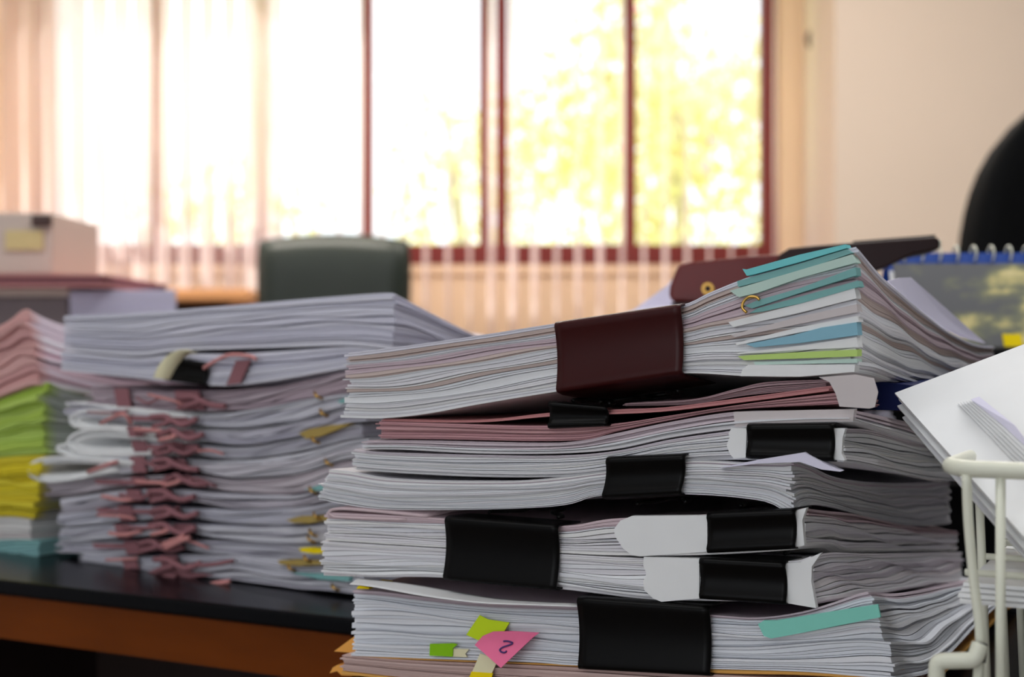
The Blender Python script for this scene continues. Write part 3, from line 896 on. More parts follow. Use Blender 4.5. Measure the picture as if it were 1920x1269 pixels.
slab('paper_tab', FS, [(1488, 958), (1512, 952), (1504, 975), (1508, 1022), (1488, 1026)], WHITE, c5, off=-0.0022, depth=0.003)
d5 = bundle('white bundle below the long rounded tab, with a square white tab by its clip', FS, 604, 1522,
    [(605, 1014), (835, 1028), (1045, 1038), (1205, 1046), (1310, 1046), (1470, 1051), (1495, 1051), (1522, 1042)],
    [(602, 1080), (700, 1083), (830, 1084), (1045, 1105), (1205, 1124), (1310, 1127), (1475, 1130), (1522, 1139)],
    [(1522, 1042), (1560, 1035), (1620, 1037), (1720, 1036), (1850, 1034)], [(1522, 1139), (1560, 1131), (1640, 1120), (1720, 1105), (1850, 1090)],
    15, group=GF, seed=9, rip=0.09, big=0.25)
slab('paper_tab', FS, [(1311, 1047), (1207, 1044), (1206, 1060), (1212, 1075), (1206, 1090), (1208, 1106), (1225, 1122), (1240, 1128), (1311, 1122)], WHITE, d5, off=-0.0026, depth=0.003)
slab('paper_tab', FS, [(1471, 1056), (1500, 1054), (1540, 1036), (1522, 1062), (1521, 1090), (1530, 1140), (1472, 1130)], WHITE, d5, off=-0.0022, depth=0.003)
clip('wide black binder clip gripping two bundles at once, below the furthest-out bundle', FS, (834, 970), (1046, 986), (1043, 1106), (831, 1086))
clip('black binder clip right of the long rounded white tab', FS, (1325, 963), (1491, 956), (1491, 1028), (1325, 1036))
clip('black binder clip right of the square white tab, above the bottom bundle', FS, (1311, 1047), (1472, 1056), (1474, 1133), (1311, 1122))
b6 = bundle('bottom white bundle of the front pile with sticky flags and a curled top sheet', FS, 664, 1655,
    [(664, 1106), (720, 1109), (800, 1119), (900, 1129), (1080, 1137), (1330, 1152), (1420, 1157), (1500, 1147), (1560, 1130), (1620, 1110), (1655, 1108)],
    [(664, 1229), (800, 1234), (1000, 1241), (1085, 1247), (1330, 1253), (1500, 1258), (1600, 1266), (1700, 1274)],
    [(1655, 1108), (1700, 1113), (1760, 1106), (1830, 1095), (1900, 1085)], [(1655, 1270), (1720, 1258), (1760, 1222), (1815, 1165), (1900, 1090)],
    26, group=GF, seed=10, bands=[(0.93, 1.01, (0.60, 0.50, 0.55))], tints=[(0.78, 0.79, 0.83), (0.75, 0.77, 0.82), (0.80, 0.80, 0.83)], skew=-0.010, big=0.22)
patch('top_sheet', FS, [(656, 1094), (700, 1099), (800, 1117), (900, 1129), (1000, 1133), (1082, 1136)], -0.013, [(672, 1084), (760, 1093), (850, 1108), (930, 1121), (1000, 1127), (1082, 1131)], 0.001, WHITE, b6)['label'] = 'white sheet curling up at its corner'
slab('index_strip', FS, [(1421, 1170), (1432, 1163), (1455, 1163), (1646, 1133), (1651, 1157), (1500, 1187), (1446, 1197), (1432, 1192)], SEAG, b6, off=-0.004, depth=0.0012)['label'] = 'sea green index strip'
clip('widest black binder clip, on the bottom bundle right of the pink note', FS, (1082, 1121), (1330, 1139), (1331, 1267), (1084, 1254))
GN = 'sticky flags on the bottom bundle'
def note(label, poly, m, off, depth=0.0004, name='sticky_flag', cat='sticky flag', group=GN):
    t = thing(name, label, cat, FS.at(poly[0][0], poly[0][1], off), group)
    return t
t = note('lime yellow sticky flag above the pink note', [(890, 1160)], LIME, -0.002)
slab('flag', FS, [(899, 1153), (914, 1161), (955, 1167), (944, 1186), (915, 1190), (901, 1202), (874, 1190)], LIME, t, off=-0.0032, depth=0.0005)
t = note('pink sticky note bearing a handwritten digit', [(940, 1250)], PINKN, -0.004, name='sticky_note', cat='sticky note')
lean = lambda y_: -0.007 * (y_ - 1183) / 69
NP = [(x_, y_, lean(y_)) for x_, y_ in ((890, 1209), (905, 1192), (924, 1184), (960, 1183), (1011, 1186), (998, 1196), (962, 1230), (939, 1252))]
slab('note', FS, NP, PINKN, t, off=-0.0046, depth=0.0005)
tube('handwriting', [FS.at(x_, y_, -0.0046 + lean(y_) - 0.0004) for x_, y_ in ((944, 1202), (952, 1202), (961, 1205), (955, 1209), (943, 1213), (937, 1218), (940, 1222), (946, 1223), (950, 1220))], 0.00038, INK, t, seg=6, smoothn=5)['label'] = 'violet ink digit'
t = note('bright green film tab at the foot of the bottom bundle', [(825, 1232)], TABG, -0.002)
slab('flag', FS, [(806, 1207), (850, 1206), (858, 1208), (849, 1215), (848, 1231), (805, 1229)], TABG, t, off=-0.0030, depth=0.0005)
t = note('small cream tab right of the bright green film tab', [(865, 1232)], CREAM, -0.002)
slab('flag', FS, [(850, 1216), (879, 1217), (872, 1226), (876, 1232), (849, 1231)], CREAM, t, off=-0.0022, depth=0.0005)
t = note('cream flag with a yellow tip hanging below the pink note', [(905, 1269)], CREAM, -0.003)
slab('flag', FS, [(900, 1225), (934, 1236), (922, 1262), (884, 1262)], CREAM, t, off=-0.0034, depth=0.0005)
slab('flag_tip', FS, [(884, 1259), (924, 1262), (916, 1290), (872, 1288)], YEL, t, off=-0.0036, depth=0.0005)['label'] = 'yellow tip'
t = note('yellow flag corner peeping out at the upper left of the bottom bundle', [(680, 1108)], YEL, 0.01)
slab('flag', FS, [(668, 1103), (672, 1098), (692, 1101), (692, 1107), (680, 1109)], YEL, t, off=0.004, depth=0.02)

GE = 'orange envelopes under the front pile'
def env(label, ft, fb, flap, seed, rise, off=0.0):
    t = thing('orange_envelope', label, 'envelope', FS.at(1100, 1262, 0.05), GE)
    pages('envelope_body', t, FS, ft[0][0], 1668, ft, fb, [(1668, ft[-1][1]), (1900, ft[-1][1] - rise)], [(1668, fb[-1][1]), (1900, fb[-1][1] - rise - 2)], 1, NU=40, NV=8, rip=0, tints=[(0.80, 0.42, 0.11)], seed=seed, off=off, jl=0, jit=0)
    slab('flap', FS, flap, ORANGE, t, off=off + 0.012, depth=0.05)
env('orange envelope between the bottom bundle and the pinkish booklet', [(664, 1229), (800, 1235), (1000, 1243), (1330, 1254), (1500, 1259), (1668, 1271)], [(664, 1232), (800, 1238), (1000, 1246), (1330, 1262), (1500, 1266), (1668, 1276)],
    [(626, 1221), (664, 1193), (690, 1190), (690, 1226)], 21, 168)
b7 = bundle('pinkish booklet lying below the bottom white bundle', FS, 643, 1640,
    [(643, 1228), (800, 1239), (1000, 1247), (1330, 1264), (1640, 1280)], [(640, 1257), (800, 1275), (1000, 1295), (1330, 1330), (1640, 1360)],
    [(1640, 1280), (1900, 1090)], [(1640, 1360), (1900, 1128)], 14, group=GF, seed=12, tints=[(0.62, 0.44, 0.40), (0.66, 0.48, 0.44)], NV=10, rip=0.02)
env('lowest orange envelope sticking out at the left foot of the front pile', [(640, 1258), (800, 1276), (1000, 1296), (1330, 1331), (1668, 1362)], [(640, 1264), (800, 1281), (1000, 1302), (1330, 1337), (1668, 1370)],
    [(618, 1262), (624, 1251), (633, 1246), (648, 1252), (690, 1258), (690, 1268), (640, 1266), (632, 1258)], 22, 236)

# ------------------------------------------------------------------ left pile (folders tied with mauve ribbon)
LS = Front(110, 0.985, math.radians(34.8))
GL = 'bundles of the left pile'
LT = [(0.70, 0.69, 0.78), (0.66, 0.65, 0.75), (0.74, 0.73, 0.81), (0.60, 0.59, 0.69)]
t1 = bundle('thick white bundle crowning the left pile', LS, 120, 738,
    [(118, 592), (250, 587), (400, 575), (560, 561), (700, 550), (738, 549)], [(112, 655), (250, 667), (330, 658), (430, 654), (560, 650), (660, 648), (738, 656)],
    [(738, 549), (890, 628), (1000, 668), (1160, 700)], [(738, 656), (800, 662), (1000, 705), (1160, 730)], 15, group=GL, seed=31, tints=LT, big=0.3, NU=50, rip=0.06, inset=0.002)
t2 = bundle('white bundle with a black clip and cream paper loop, second in the left pile', LS, 114, 720,
    [(112, 658), (250, 670), (340, 663), (430, 663), (560, 656), (660, 650), (720, 656)], [(112, 694), (250, 708), (400, 723), (500, 715), (650, 690), (720, 684)],
    [(720, 656), (900, 690), (1160, 720)], [(720, 684), (900, 720), (1160, 745)], 9, group=GL, seed=32, tints=LT, big=0.3, NU=50, inset=0.002)
patch('paper_loop', LS, [(288, 708), (296, 688), (312, 668), (332, 657), (352, 655)], -0.012, [(318, 712), (330, 690), (342, 674), (358, 662), (372, 662)], -0.006, CREAM, t2, k=2)['label'] = 'cream paper loop'
slab('ribbon', LS, [(442, 676), (470, 674), (450, 718), (424, 722)], MAUVE, t2, off=-0.003, depth=0.001)
tube('ribbon_thread', [LS.at(*p, -0.006) for p in ((382, 690), (405, 676), (432, 665), (470, 668), (480, 674))], 0.0012, PINKP, t2, smoothn=4)
clip('black binder clip beside the cream paper loop on the left pile', LS, (318, 670), (388, 682), (383, 722), (306, 712), group='binder clip on the left pile', off=-0.004)

px6 = [110, 240, 340, 450, 560, 650, 720]
cv = [
 [722, 724, 728, 728, 715, 695, 690],
 [748, 768, 775, 770, 752, 738, 735],
 [782, 795, 800, 805, 790, 765, 760],
 [815, 822, 825, 835, 820, 795, 790],
 [858, 852, 855, 862, 848, 825, 818],
 [902, 890, 885, 898, 888, 862, 855],
 [932, 915, 912, 925, 925, 905, 898],
 [965, 945, 945, 955, 950, 935, 930],
 [990, 980, 975, 985, 985, 975, 970],
 [1015, 1012, 1005, 1015, 1020, 1015, 1012],
 [1036, 1042, 1035, 1045, 1062, 1060, 1060],
 [1049, 1070, 1082, 1092, 1105, 1113, 1121]]
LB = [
 ('folder with shade painted into its mauve-grey tint under the clipped bundle of the left pile', 165, [(0.42, 0.33, 0.37), (0.46, 0.38, 0.42)]),  # tint carries the shade that falls below the clipped bundle
 ('tied white folder with a small teal slip behind the front pile', 122, LT),
 ('tied white folder with two open paper loops at its left end', 300, LT),
 ('tied white folder with an olive tab, under the folder with two loops', 285, LT),
 ('tied grey-white folder whose left end bends into one big open loop', 190, [(0.60, 0.57, 0.62), (0.66, 0.65, 0.70)]),
 ('tied mauve-grey folder right below the big open loop', 84, [(0.46, 0.39, 0.43), (0.54, 0.48, 0.52)]),
 ('tied grey folder with a teal slip, middle of the left pile', 118, [(0.52, 0.48, 0.54), (0.62, 0.60, 0.66)]),
 ('tied white folder with a long olive tab at its right end', 112, LT),
 ('tied white folder with a yellow tab at its right end', 112, LT),
 ('tied white folder with a short olive tab and loose pink ribbon ends', 112, LT),
 ('lowest tied folder of the left pile, flaring open on the desk', 150, LT)]
R2 = random.Random(5)
fold = []
LT = [(0.58, 0.57, 0.63), (0.54, 0.53, 0.60), (0.62, 0.61, 0.66), (0.50, 0.48, 0.55)]  # darker set: purple shading of the tied folders put into their tints
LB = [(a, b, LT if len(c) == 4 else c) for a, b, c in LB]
for i, (lab, fl, tn) in enumerate(LB):
    g = 2.5
    PX = list(range(100, 731, 42))
    c_t = list(zip(px6, cv[i])); c_b = list(zip(px6, cv[i + 1]))
    pin = lambda p: 5.5 * math.exp(-((p - 330) / 62) ** 2) + 1.5 * math.exp(-((p - 250) / 25) ** 2)
    ft = [(p, float(curve(c_t, p)) + g * R2.uniform(0.1, 1.3) + pin(p)) for p in PX]
    fb = [(p, float(curve(c_b, p)) - g * R2.uniform(0.1, 1.3) - pin(p)) for p in PX]
    frp = R2.uniform(676, 700)
    o = R2.uniform(-0.003, 0.004)
    n = 6 + R2.randint(0, 2)
    sy = lambda c, d: [(frp, curve(c, frp)), (frp + 400, curve(c, frp) + d)]
    d_ = (720 - curve(ft, frp)) * 0.12
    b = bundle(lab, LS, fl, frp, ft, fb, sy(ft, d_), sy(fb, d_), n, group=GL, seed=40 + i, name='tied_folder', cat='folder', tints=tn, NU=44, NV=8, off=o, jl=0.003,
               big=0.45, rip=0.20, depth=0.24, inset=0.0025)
    fold.append(b)
    # mauve ribbon round the waist, its knot and loose ends
    c0 = 335 + R2.uniform(-40, 25); w0 = R2.uniform(16, 30)
    yt, yb = curve(ft, c0), curve(fb, c0)
    slab('ribbon', LS, [(c0 - w0, yt - 1), (c0 + w0 * 0.8, yt - 1), (c0 + w0 + 6, yb + 1), (c0 - w0 + 4, yb + 1)], MAUVE, b, off=o - 0.004, depth=0.0012)
    if i != 1:
        c1 = 240 + R2.uniform(-20, 20)
        y1, y2 = curve(ft, c1), curve(fb, c1)
        slab('ribbon', LS, [(c1 - 14, y1), (c1 + 12, y1), (c1 + 18, y2), (c1 - 8, y2)], MAUVE, b, off=o - 0.004, depth=0.0010)
    ym = (yt + yb) / 2
    kx = c0 + R2.uniform(-25, 25)
    tube('ribbon_knot', [LS.at(kx - 38, ym + R2.uniform(-9, 9), o - 0.006), LS.at(kx - 12, ym - 7, o - 0.009), LS.at(kx, ym, o - 0.010), LS.at(kx + 22, ym + 9, o - 0.009), LS.at(kx + 48, ym + R2.uniform(-4, 12), o - 0.006)],
         0.0019, MAUVE, b, seg=8, smoothn=5)
    tube('ribbon_end', [LS.at(kx, ym, o - 0.010), LS.at(kx - 10, ym + 6, o - 0.011), LS.at(kx - 34, ym + 12, o - 0.007)], 0.0015, PINKP if i % 3 == 2 else MAUVE, b, seg=8, smoothn=5)
    for q in range(2):
        xa = R2.uniform(200, 400); ya = curve(ft, xa) * 0.5 + curve(fb, xa) * 0.5
        tube('ribbon_end', [LS.at(xa - R2.uniform(20, 50), ya + R2.uniform(-14, 12), o - 0.005), LS.at(xa, ya + R2.uniform(-8, 8), o - 0.009), LS.at(xa + R2.uniform(15, 45), ya + R2.uniform(-12, 14), o - 0.005)],
             R2.choice((0.0009, 0.0013)), PINKP if (i + q) % 2 else MAUVE, b, seg=6, smoothn=5)
    if i % 2:
        c2 = R2.uniform(200, 300); y1, y2 = curve(ft, c2), curve(fb, c2)
        slab('ribbon', LS, [(c2 - 40, y1 + 3), (c2 + 60, y1 + 6), (c2 + 70, y1 + 14), (c2 - 36, y1 + 12)], MAUVE, b, off=o - 0.0045, depth=0.001)
def loop(b, line, off=-0.002):
    edge_sheet('folded_end', LS, line, WHITE, b, off=off, depth=0.12, solid=0.0022)
loop(fold[2], [(350, 786), (250, 776), (170, 770), (134, 780), (136, 796), (170, 804), (250, 806), (350, 812)])
loop(fold[2], [(345, 792), (250, 782), (185, 778), (148, 784), (150, 794), (185, 799), (345, 808)], -0.001)
loop(fold[2], [(350, 780), (250, 768), (150, 758), (122, 757)], 0.0)
loop(fold[3], [(350, 822), (250, 812), (165, 808), (130, 822), (132, 840), (170, 850), (260, 850), (350, 846)])
loop(fold[3], [(345, 829), (250, 820), (180, 816), (146, 826), (150, 838), (190, 844), (345, 842)], -0.001)
loop(fold[3], [(345, 850), (240, 853), (150, 853), (112, 846), (108, 838), (130, 832)], 0.001)
loop(fold[4], [(250, 868), (150, 860), (86, 860), (56, 873), (58, 892), (92, 902), (145, 896), (215, 882)], -0.004)
loop(fold[4], [(250, 872), (150, 865), (92, 866), (66, 876), (70, 888), (96, 895), (145, 890), (215, 878)], -0.003)
def ltab(b, poly, m, lab, name='index_tab', off=-0.004):
    slab(name, LS, poly, m, b, off=off, depth=0.004)['label'] = lab
ltab(fold[1], [(632, 752), (652, 744), (660, 744), (660, 752), (640, 756)], TEAL2, 'teal slip')
ltab(fold[3], [(560, 812), (580, 804), (620, 797), (660, 794), (640, 802), (600, 818), (575, 823)], OLIVE, 'olive tab')
ltab(fold[6], [(570, 918), (600, 909), (640, 900), (640, 910), (600, 920)], TEAL2, 'teal slip')
ltab(fold[7], [(536, 975), (560, 968), (618, 966), (618, 974), (580, 981), (550, 980)], OLIVE, 'long olive tab')
ltab(fold[8], [(560, 1028), (580, 1026), (612, 1030), (612, 1036), (590, 1038), (565, 1034)], YEL, 'yellow tab')
ltab(fold[9], [(520, 1051), (560, 1049), (605, 1052), (605, 1058), (560, 1061), (525, 1058)], OLIVE, 'short olive tab')
ltab(fold[10], [(545, 1074), (600, 1076), (655, 1082), (655, 1090), (600, 1086)], TEAL2, 'teal slip')
for i, (x_, y_) in enumerate(((590, 742), (600, 775), (585, 826), (610, 868), (580, 920), (588, 968), (580, 1000), (577, 1012), (570, 1048), (540, 1066), (622, 1102))):
    tube('brass_fastener', [LS.at(x_, y_ - 7, -0.003), LS.at(x_ + 3, y_, -0.007), LS.at(x_ + 14, y_ + 5, -0.004)], 0.0009, BRASS, fold[i], seg=6, smoothn=4)
for (pts_, m) in (([(215, 1108), (260, 1094), (300, 1084), (330, 1080)], MAUVE), ([(300, 1106), (340, 1102), (380, 1098), (430, 1090)], PINKP), ([(305, 1022), (330, 1012), (345, 1005)], PINKP), ([(310, 1028), (335, 1016), (355, 1008)], PINKP)):
    tube('ribbon_end', [LS.at(*p, -0.010) for p in pts_], 0.0016, m, fold[9 if pts_[0][1] < 1050 else 10], seg=8, smoothn=4)
slab('ribbon_tail', LS, [(275, 1073), (300, 1062), (345, 1070), (400, 1078), (340, 1086)], MAUVE, fold[10], off=-0.006, depth=0.001)

# ------------------------------------------------------------------ coloured pile at the far left
CS = Front(78, 0.99, math.radians(34.8))
GC = 'coloured bundles at the left edge'
bundle('salmon pink bundle on top of the coloured pile', CS, -150, 62, [(-150, 680), (0, 607), (38, 579), (62, 578)], [(-150, 800), (0, 744), (85, 713)],
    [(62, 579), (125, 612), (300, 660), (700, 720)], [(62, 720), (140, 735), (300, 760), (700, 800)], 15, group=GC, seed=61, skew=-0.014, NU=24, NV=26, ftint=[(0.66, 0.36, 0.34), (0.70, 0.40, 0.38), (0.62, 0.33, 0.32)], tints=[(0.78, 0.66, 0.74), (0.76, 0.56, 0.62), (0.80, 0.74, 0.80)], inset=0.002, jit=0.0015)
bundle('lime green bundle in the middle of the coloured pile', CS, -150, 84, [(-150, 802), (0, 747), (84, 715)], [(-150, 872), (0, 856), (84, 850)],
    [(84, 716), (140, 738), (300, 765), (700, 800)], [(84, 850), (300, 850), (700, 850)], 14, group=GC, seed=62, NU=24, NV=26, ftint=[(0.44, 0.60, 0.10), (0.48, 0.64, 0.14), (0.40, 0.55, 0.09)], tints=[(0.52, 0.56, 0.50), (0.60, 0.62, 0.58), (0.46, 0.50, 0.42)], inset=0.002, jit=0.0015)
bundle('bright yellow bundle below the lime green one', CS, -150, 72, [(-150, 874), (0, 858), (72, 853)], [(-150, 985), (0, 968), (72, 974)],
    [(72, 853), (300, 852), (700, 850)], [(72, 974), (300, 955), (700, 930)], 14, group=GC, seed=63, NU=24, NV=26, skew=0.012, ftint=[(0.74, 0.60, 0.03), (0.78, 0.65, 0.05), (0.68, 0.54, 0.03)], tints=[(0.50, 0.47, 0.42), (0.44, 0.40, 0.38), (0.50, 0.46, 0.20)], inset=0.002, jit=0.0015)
bundle('grey-white bundle between the yellow bundle and the teal folders', CS, -150, 58, [(-150, 985), (0, 970), (72, 976)], [(-150, 1025), (0, 1012), (72, 1012)],
    [(58, 976), (300, 957), (700, 930)], [(58, 1012), (300, 990), (700, 950)], 5, group=GC, seed=64, NU=24, NV=16, tints=[(0.62, 0.55, 0.55), (0.70, 0.68, 0.66)], inset=0.002)
bundle('teal folders at the foot of the coloured pile on the black desk top', CS, -150, 74, [(-150, 1025), (0, 1013), (74, 1013)], [(-150, 1070), (0, 1052), (74, 1042)],
    [(74, 1013), (300, 990), (700, 950)], [(74, 1042), (300, 1010), (700, 960)], 5, group=GC, seed=65, NU=24, NV=16, tints=[(0.25, 0.48, 0.48), (0.30, 0.54, 0.52)], inset=0.003, big=0.6)

# ------------------------------------------------------------------ behind the front pile: paper stack, hole punch, calendar
GS = Front(1180, 0.86, math.radians(20))
bundle('white paper stack behind the front pile carrying the hole punch', GS, 1010, 1620, [(1010, 640), (1120, 606), (1200, 577), (1290, 572), (1620, 565)], [(p, 634.5 + F * 0.149 / GS.plan(p)[1]) for p in range(1000, 1700, 50)],
    [(1620, 565), (1760, 570)], [(1620, 634.5 + F * 0.149 / GS.plan(1620)[1]), (1760, 634.5 + F * 0.149 / (GS.plan(1620)[1] + 0.207))], 40, name='paper_stack', cat='paper stack', seed=71, NU=20, NV=12, depth=0.22, tints=[(0.80, 0.76, 0.86), (0.82, 0.80, 0.86)], rip=0.02)

ps_ = thing('paper_sheet', 'lavender white sheet propped up behind the hole punch', 'paper', pt(1230, 600, 0.99), None)
PS = Front(1230, 0.99, math.radians(5))
slab('sheet', PS, [(1160, 612), (1178, 588), (1252, 534), (1262, 521), (1360, 515), (1360, 612)], LAV, ps_, off=0.0, depth=0.004)
HP = Front(1300, 0.90, math.radians(10))
hp = thing('hole_punch', 'two-hole punch with flare red painted on its body and a long black lever behind the top bundle', 'hole punch', HP.at(1400, 572, 0.02), None)
slab('punch_body', HP, [(1254, 556), (1256, 536), (1270, 499), (1290, 492), (1400, 480), (1480, 476), (1560, 500), (1560, 566), (1300, 568), (1262, 566)], PUNCH, hp, off=0.0, depth=0.055, bevel=0.003)
slab('base_plate', HP, [(1258, 566), (1640, 566), (1640, 574), (1258, 574)], PUNCHD, hp, off=-0.006, depth=0.075, bevel=0.001)
slab('lever', HP, [(1455, 492), (1462, 476), (1480, 465), (1530, 460), (1754, 443), (1762, 449), (1762, 466), (1745, 471), (1712, 477), (1690, 487), (1664, 500), (1620, 515), (1540, 510)], PUNCHD, hp, off=-0.003, depth=0.046, bevel=0.002)
slab('lever_trim', HP, [(1600, 455), (1754, 443), (1754, 440), (1600, 452)], PUNCHD, hp, off=0.002, depth=0.036)
slab('lever_tip', HP, [(1760, 448), (1765, 450), (1765, 464), (1760, 467)], CREAMW, hp, off=0.0, depth=0.04, bevel=0.001)
v, f = tube_geo([HP.at(1327, 541, -0.003), HP.at(1327, 541, 0.004)], 0.0038, 16)
rv = obj('rivet', v, f, BRASS, hp, smooth=False)
v, f = tube_geo([HP.at(1327, 541, -0.0036), HP.at(1327, 541, 0.0)], 0.0020, 12)
obj('rivet_centre', v, f, PUNCHD, rv)

YC = 1.02
bx_top = zr(652, YC)
bb = thing('backing_box', 'added black box darkening the gap behind the front pile under the desk calendar', 'box', (0.42, 1.1, ZD))  # black box added to darken the gap and carry the calendar
box('backing_body', (px2x(1640, 0.98), 0.98, ZD), (0.62, 1.22, bx_top), BLACKL, bb, bevel=0.003)
box('label_holder', (px2x(1760, 0.98), 0.977, ZD + 0.05), (px2x(1900, 0.98), 0.982, ZD + 0.09), PLASTIC, bb)
cal = thing('desk_calendar', 'spiral-bound desk calendar with a dark cloudy landscape picture', 'calendar', (px2x(1690, YC) + 0.1, YC + 0.03, bx_top))
cx0, cx1 = px2x(1684, YC), px2x(1684, YC) + 0.20
ctop = zr(474, YC + 0.03)
def leafq(nm, y0, y1, m, x0=cx0, x1=cx1, z0=bx_top + 0.001, z1=ctop, th=0.0012, par=cal):
    vs = [(x0, y0, z0), (x1, y0, z0), (x1, y1, z1), (x0, y1, z1), (x0, y0 + th, z0), (x1, y0 + th, z0), (x1, y1 + th, z1), (x0, y1 + th, z1)]
    return obj(nm, vs, [(0, 1, 2, 3), (7, 6, 5, 4), (0, 4, 5, 1), (1, 5, 6, 2), (2, 6, 7, 3), (3, 7, 4, 0)], m, par)
leafq('stand_back', YC + 0.075, YC + 0.034, CALB)
leafq('stand_front', YC + 0.002, YC + 0.030, CALB)
leafq('page_block', YC - 0.001, YC + 0.027, WHITE, z1=ctop - 0.008)
H_ = ctop - 0.008 - bx_top
pp = leafq('picture_page', YC - 0.0025, YC + 0.0255, PICT, x0=cx0 + 0.003, z1=ctop - 0.008, th=0.0008)
# give the picture its own origin so the print keeps its place
pp_m = pp.data
off_ = Vector((cx0 + 0.09, YC, bx_top + H_ / 2))
for v_ in pp_m.vertices: v_.co -= off_
pp.location = pp.location + off_
s_ = 0.25
leafq('print_mark', YC - 0.0036, YC + 0.0008, YEL, x0=px2x(1880, YC), x1=px2x(1915, YC), z0=bx_top + 0.001, z1=zr(626, YC), th=0.0006)['label'] = 'orange-yellow printed patch'
for i in range(14):
    xr_ = cx0 + 0.012 + i * 0.0128
    pts_ = [(xr_, YC + 0.031 + 0.007 * math.cos(a), ctop - 0.001 + 0.006 * math.sin(a)) for a in np.linspace(0, 2 * math.pi, 14)[:-1]]
    tube('ring', pts_, 0.0009, CREAMW, cal, seg=6, closed=True)

# ------------------------------------------------------------------ wire letter tray at the right
TR = Front(1770, 0.472, math.radians(28))
tr = thing('wire_tray', 'cream-white coated wire letter tray at the right edge holding white papers', 'tray', TR.at(1850, 1400, 0.05))
qa = TR.plan(1770)
zrim = TR.at(1770, 877).z
def tp(a, b, z): 
    p = qa + TR.a * a + TR.b * b
    return Vector((p[0], p[1], z))
TWd, TDp, rc = 0.24, 0.20, 0.012
def rrect(z, a0, a1, b0, b1, r, n=6):
    out = []
    for (ca, cb, s) in ((a0 + r, b0 + r, math.pi), (a1 - r, b0 + r, 1.5 * math.pi), (a1 - r, b1 - r, 0), (a0 + r, b1 - r, 0.5 * math.pi)):
        for i in range(n + 1):
            q = s + i * math.pi / 2 / n
            out.append(tp(ca + r * math.cos(q), cb + r * math.sin(q), z))
    return out
tube('rim', rrect(zrim, 0.0, TWd, 0.0, TDp, rc), 0.0028, CREAMW, tr, seg=12, closed=True)
ZB = ZF + 0.012
zlow = TR.at(1800, 1205).z
tube('lower_rim', rrect(zlow - 0.045, 0.004, TWd, 0.003, TDp, rc), 0.00165, CREAMW, tr, seg=10, closed=True)
for px_ in (1876,):
    pl = TR.plan(px_, 0.0)
    tube('upright', [(pl[0], pl[1], zrim - 0.001), (pl[0], pl[1], zlow - 0.045)], 0.00165, CREAMW, tr, seg=10)
for a_ in (0.045, 0.075, 0.105, 0.135, 0.165, 0.195):
    tube('upright', [tp(a_, 0.0, zrim - 0.001), tp(a_, 0.003, zlow - 0.045)], 0.00165, CREAMW, tr, seg=10)
for b_ in (0.06, 0.10, 0.14):
    tube('upright', [tp(0.0, b_, zrim - 0.001), tp(0.004, b_, zlow - 0.045)], 0.0016, CREAMW, tr, seg=10)
tube('bowed_upright', [TR.at(1812, 890, 0.0), TR.at(1816, 980, 0.0), TR.at(1826, 1090, 0.0), TR.at(1838, 1195, 0.0), TR.at(1832, 1300, 0.0), TR.at(1832, 1480, 0.0)], 0.00165, CREAMW, tr, seg=10, smoothn=5)
tube('foot', [TR.at(1756, 1480, -0.006), TR.at(1756, 1290, -0.006), TR.at(1757, 1250, -0.006), TR.at(1766, 1240, -0.006), TR.at(1800, 1238, -0.006), TR.at(1826, 1235, -0.005), TR.at(1838, 1208, -0.003)], 0.0027, CREAMW, tr, seg=12, smoothn=5)
tube('collar', [TR.at(1837, 1206, -0.001), TR.at(1833, 1240, -0.003)], 0.0026, RUBBER, tr, seg=12)
for i in range(5):
    tube('shelf_wire', [tp(0.003, 0.02 + i * 0.04, zlow + 0.020), tp(TWd, 0.02 + i * 0.04, zlow + 0.020)], 0.0012, CREAMW, tr, seg=8)

# papers lying slanted on the rim
C0 = pt(1678, 738, 0.56)
av = Vector((0.0584, 0.0, 0.022)).normalized(); bv_ = Vector((0.018, -0.09, -0.039)).normalized()
bv_ = (bv_ - av * bv_.dot(av)).normalized()
nv = av.cross(bv_) * -1
if nv.z < 0: nv = -nv
pk = thing('paper_stack', 'white papers lying slanted across the wire tray, one corner sticking out', 'paper stack', C0, None)
def sheet3(nm, o, la, lb, th, m, par, curl=0.0, na=8, nb=12, lift=0.0):
    vs, fs = [], []
    for j in range(nb + 1):
        for i in range(na + 1):
            u, v = i / na, j / nb
            vs.append(o + av * (la * u) + bv_ * (lb * v) + nv * (curl * 4 * v * (1 - v) + lift * (1 - v) ** 2))
    for j in range(nb):
        for i in range(na):
            fs.append((j * (na + 1) + i, j * (na + 1) + i + 1, (j + 1) * (na + 1) + i + 1, (j + 1) * (na + 1) + i))
    return obj(nm, vs, fs, m, par, smooth=False, solid=th, offset=0.0)
for i, (dx, dy, dz, cu) in enumerate(((0, 0, 0, 0), (0.0006, 0.001, -0.0024, 0), (-0.0008, 0.002, -0.0046, -0.0003), (0.0008, 0.002, -0.0068, -0.0008), (-0.0005, 0.004, -0.0090, -0.001), (0.001, 0.007, -0.0125, -0.0015))):
    sheet3('sheet', C0 + av * dx + bv_ * dy + nv * dz, 0.17, 0.112, 0.0008, WHITE if i != 3 else LAV, pk, curl=cu)
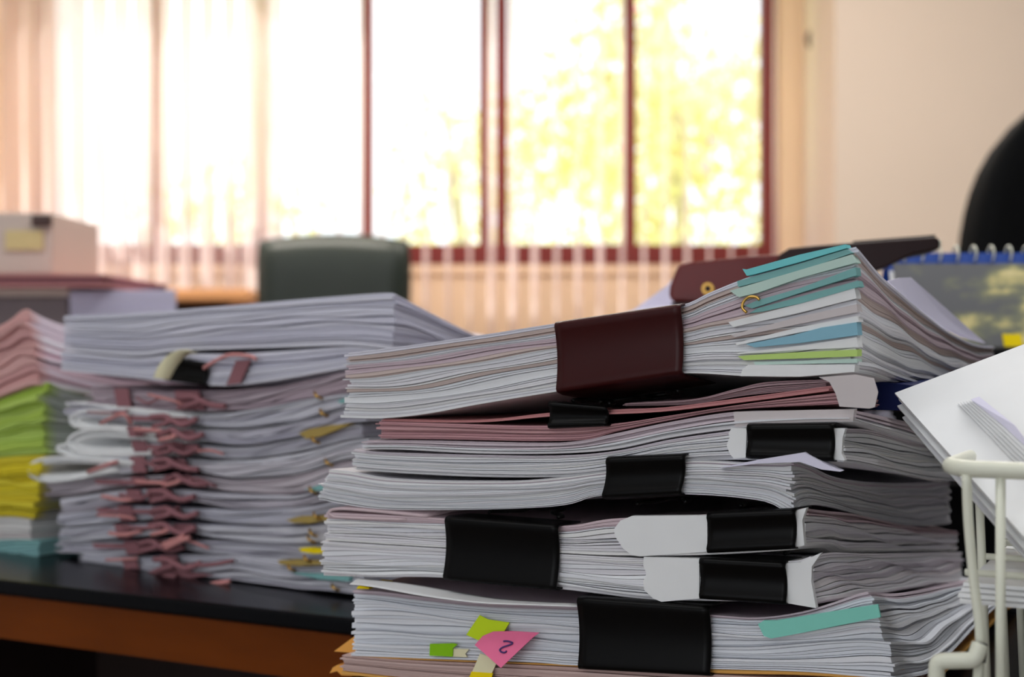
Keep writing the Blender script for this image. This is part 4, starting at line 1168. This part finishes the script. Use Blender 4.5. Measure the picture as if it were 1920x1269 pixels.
# thin folded papers lying on top of them
fo = thing('folded_papers', 'small wad of folded white papers on top of the slanted sheets', 'papers', pt(1800, 750, 0.50), None)
def on_sheet(px, py, h=0.0):
    d = Vector(((px - 960) / F, 1, -(py - 634.5) / F))
    n_ = nv
    o = Vector((0, 0, Z0))
    t_ = (C0 + nv * h - o).dot(n_) / d.dot(n_)
    return o + d * t_
for i in range(6):
    h = 0.0008 + i * 0.0012
    a0 = on_sheet(1796 + i * 5, 757 - i * 1.5, h); a1 = on_sheet(1832 + i * 1.0, 742 + i * 0.5, h + 0.0004)
    e0 = on_sheet(1915 + i * 8, 880 - i * 3, h); e1 = on_sheet(1960, 872, h + 0.0004)
    m0 = on_sheet(1850 + i * 6, 812 - i * 3, h); m1 = on_sheet(1893 + i * 2, 792 + i, h + 0.002)
    vs = [a0, a1, m0, m1, e0, e1]
    obj('folded_sheet', vs, [(0, 1, 3, 2), (2, 3, 5, 4)], LAV if i == 5 else WHITE, fo, solid=0.0004)
# papers on the lower tier
lo = thing('paper_stack', 'white papers on the lower tier of the wire tray', 'paper stack', TR.at(1900, 1130, 0.06), None)
for i in range(4):
    o = TR.plan(1796 + (3, 0, 6, 10)[i], 0.012 + 0.002 * i)
    z = TR.at(1800, 1124, 0.012).z + i * 0.0016
    c = [o, o + TR.a * 0.21, o + TR.a * 0.21 + TR.b * 0.17, o + TR.b * 0.17]
    obj('sheet', [(p[0], p[1], z + (0.002 * (k in (2, 3)))) for k, p in enumerate(c)], [(0, 1, 2, 3)], WHITE, lo, solid=0.0012)

# ------------------------------------------------------------------ unseen fill lights added under the ceiling
def ceiling_fill(x, y, e, col=(1.0, 0.93, 0.84)):
    t = thing('fill_light', 'added fill light under the ceiling', 'fill light', (x, y, ZC), 'fill lights')
    box('housing', (x - 0.62, y - 0.17, ZC - 0.05), (x + 0.62, y + 0.17, ZC), CEILM, t)
    lamp('area_fill_light', 'AREA', (x, y, ZC - 0.06), (0, 0, 0), e, col, 1.2, 0.3)
ceiling_fill(-0.9, 0.3, 6, (0.96, 0.98, 1.0))
ceiling_fill(0.8, 0.7, 15, (0.96, 0.98, 1.0))
ceiling_fill(-0.9, 3.1, 42)
ceiling_fill(0.9, 3.1, 31)
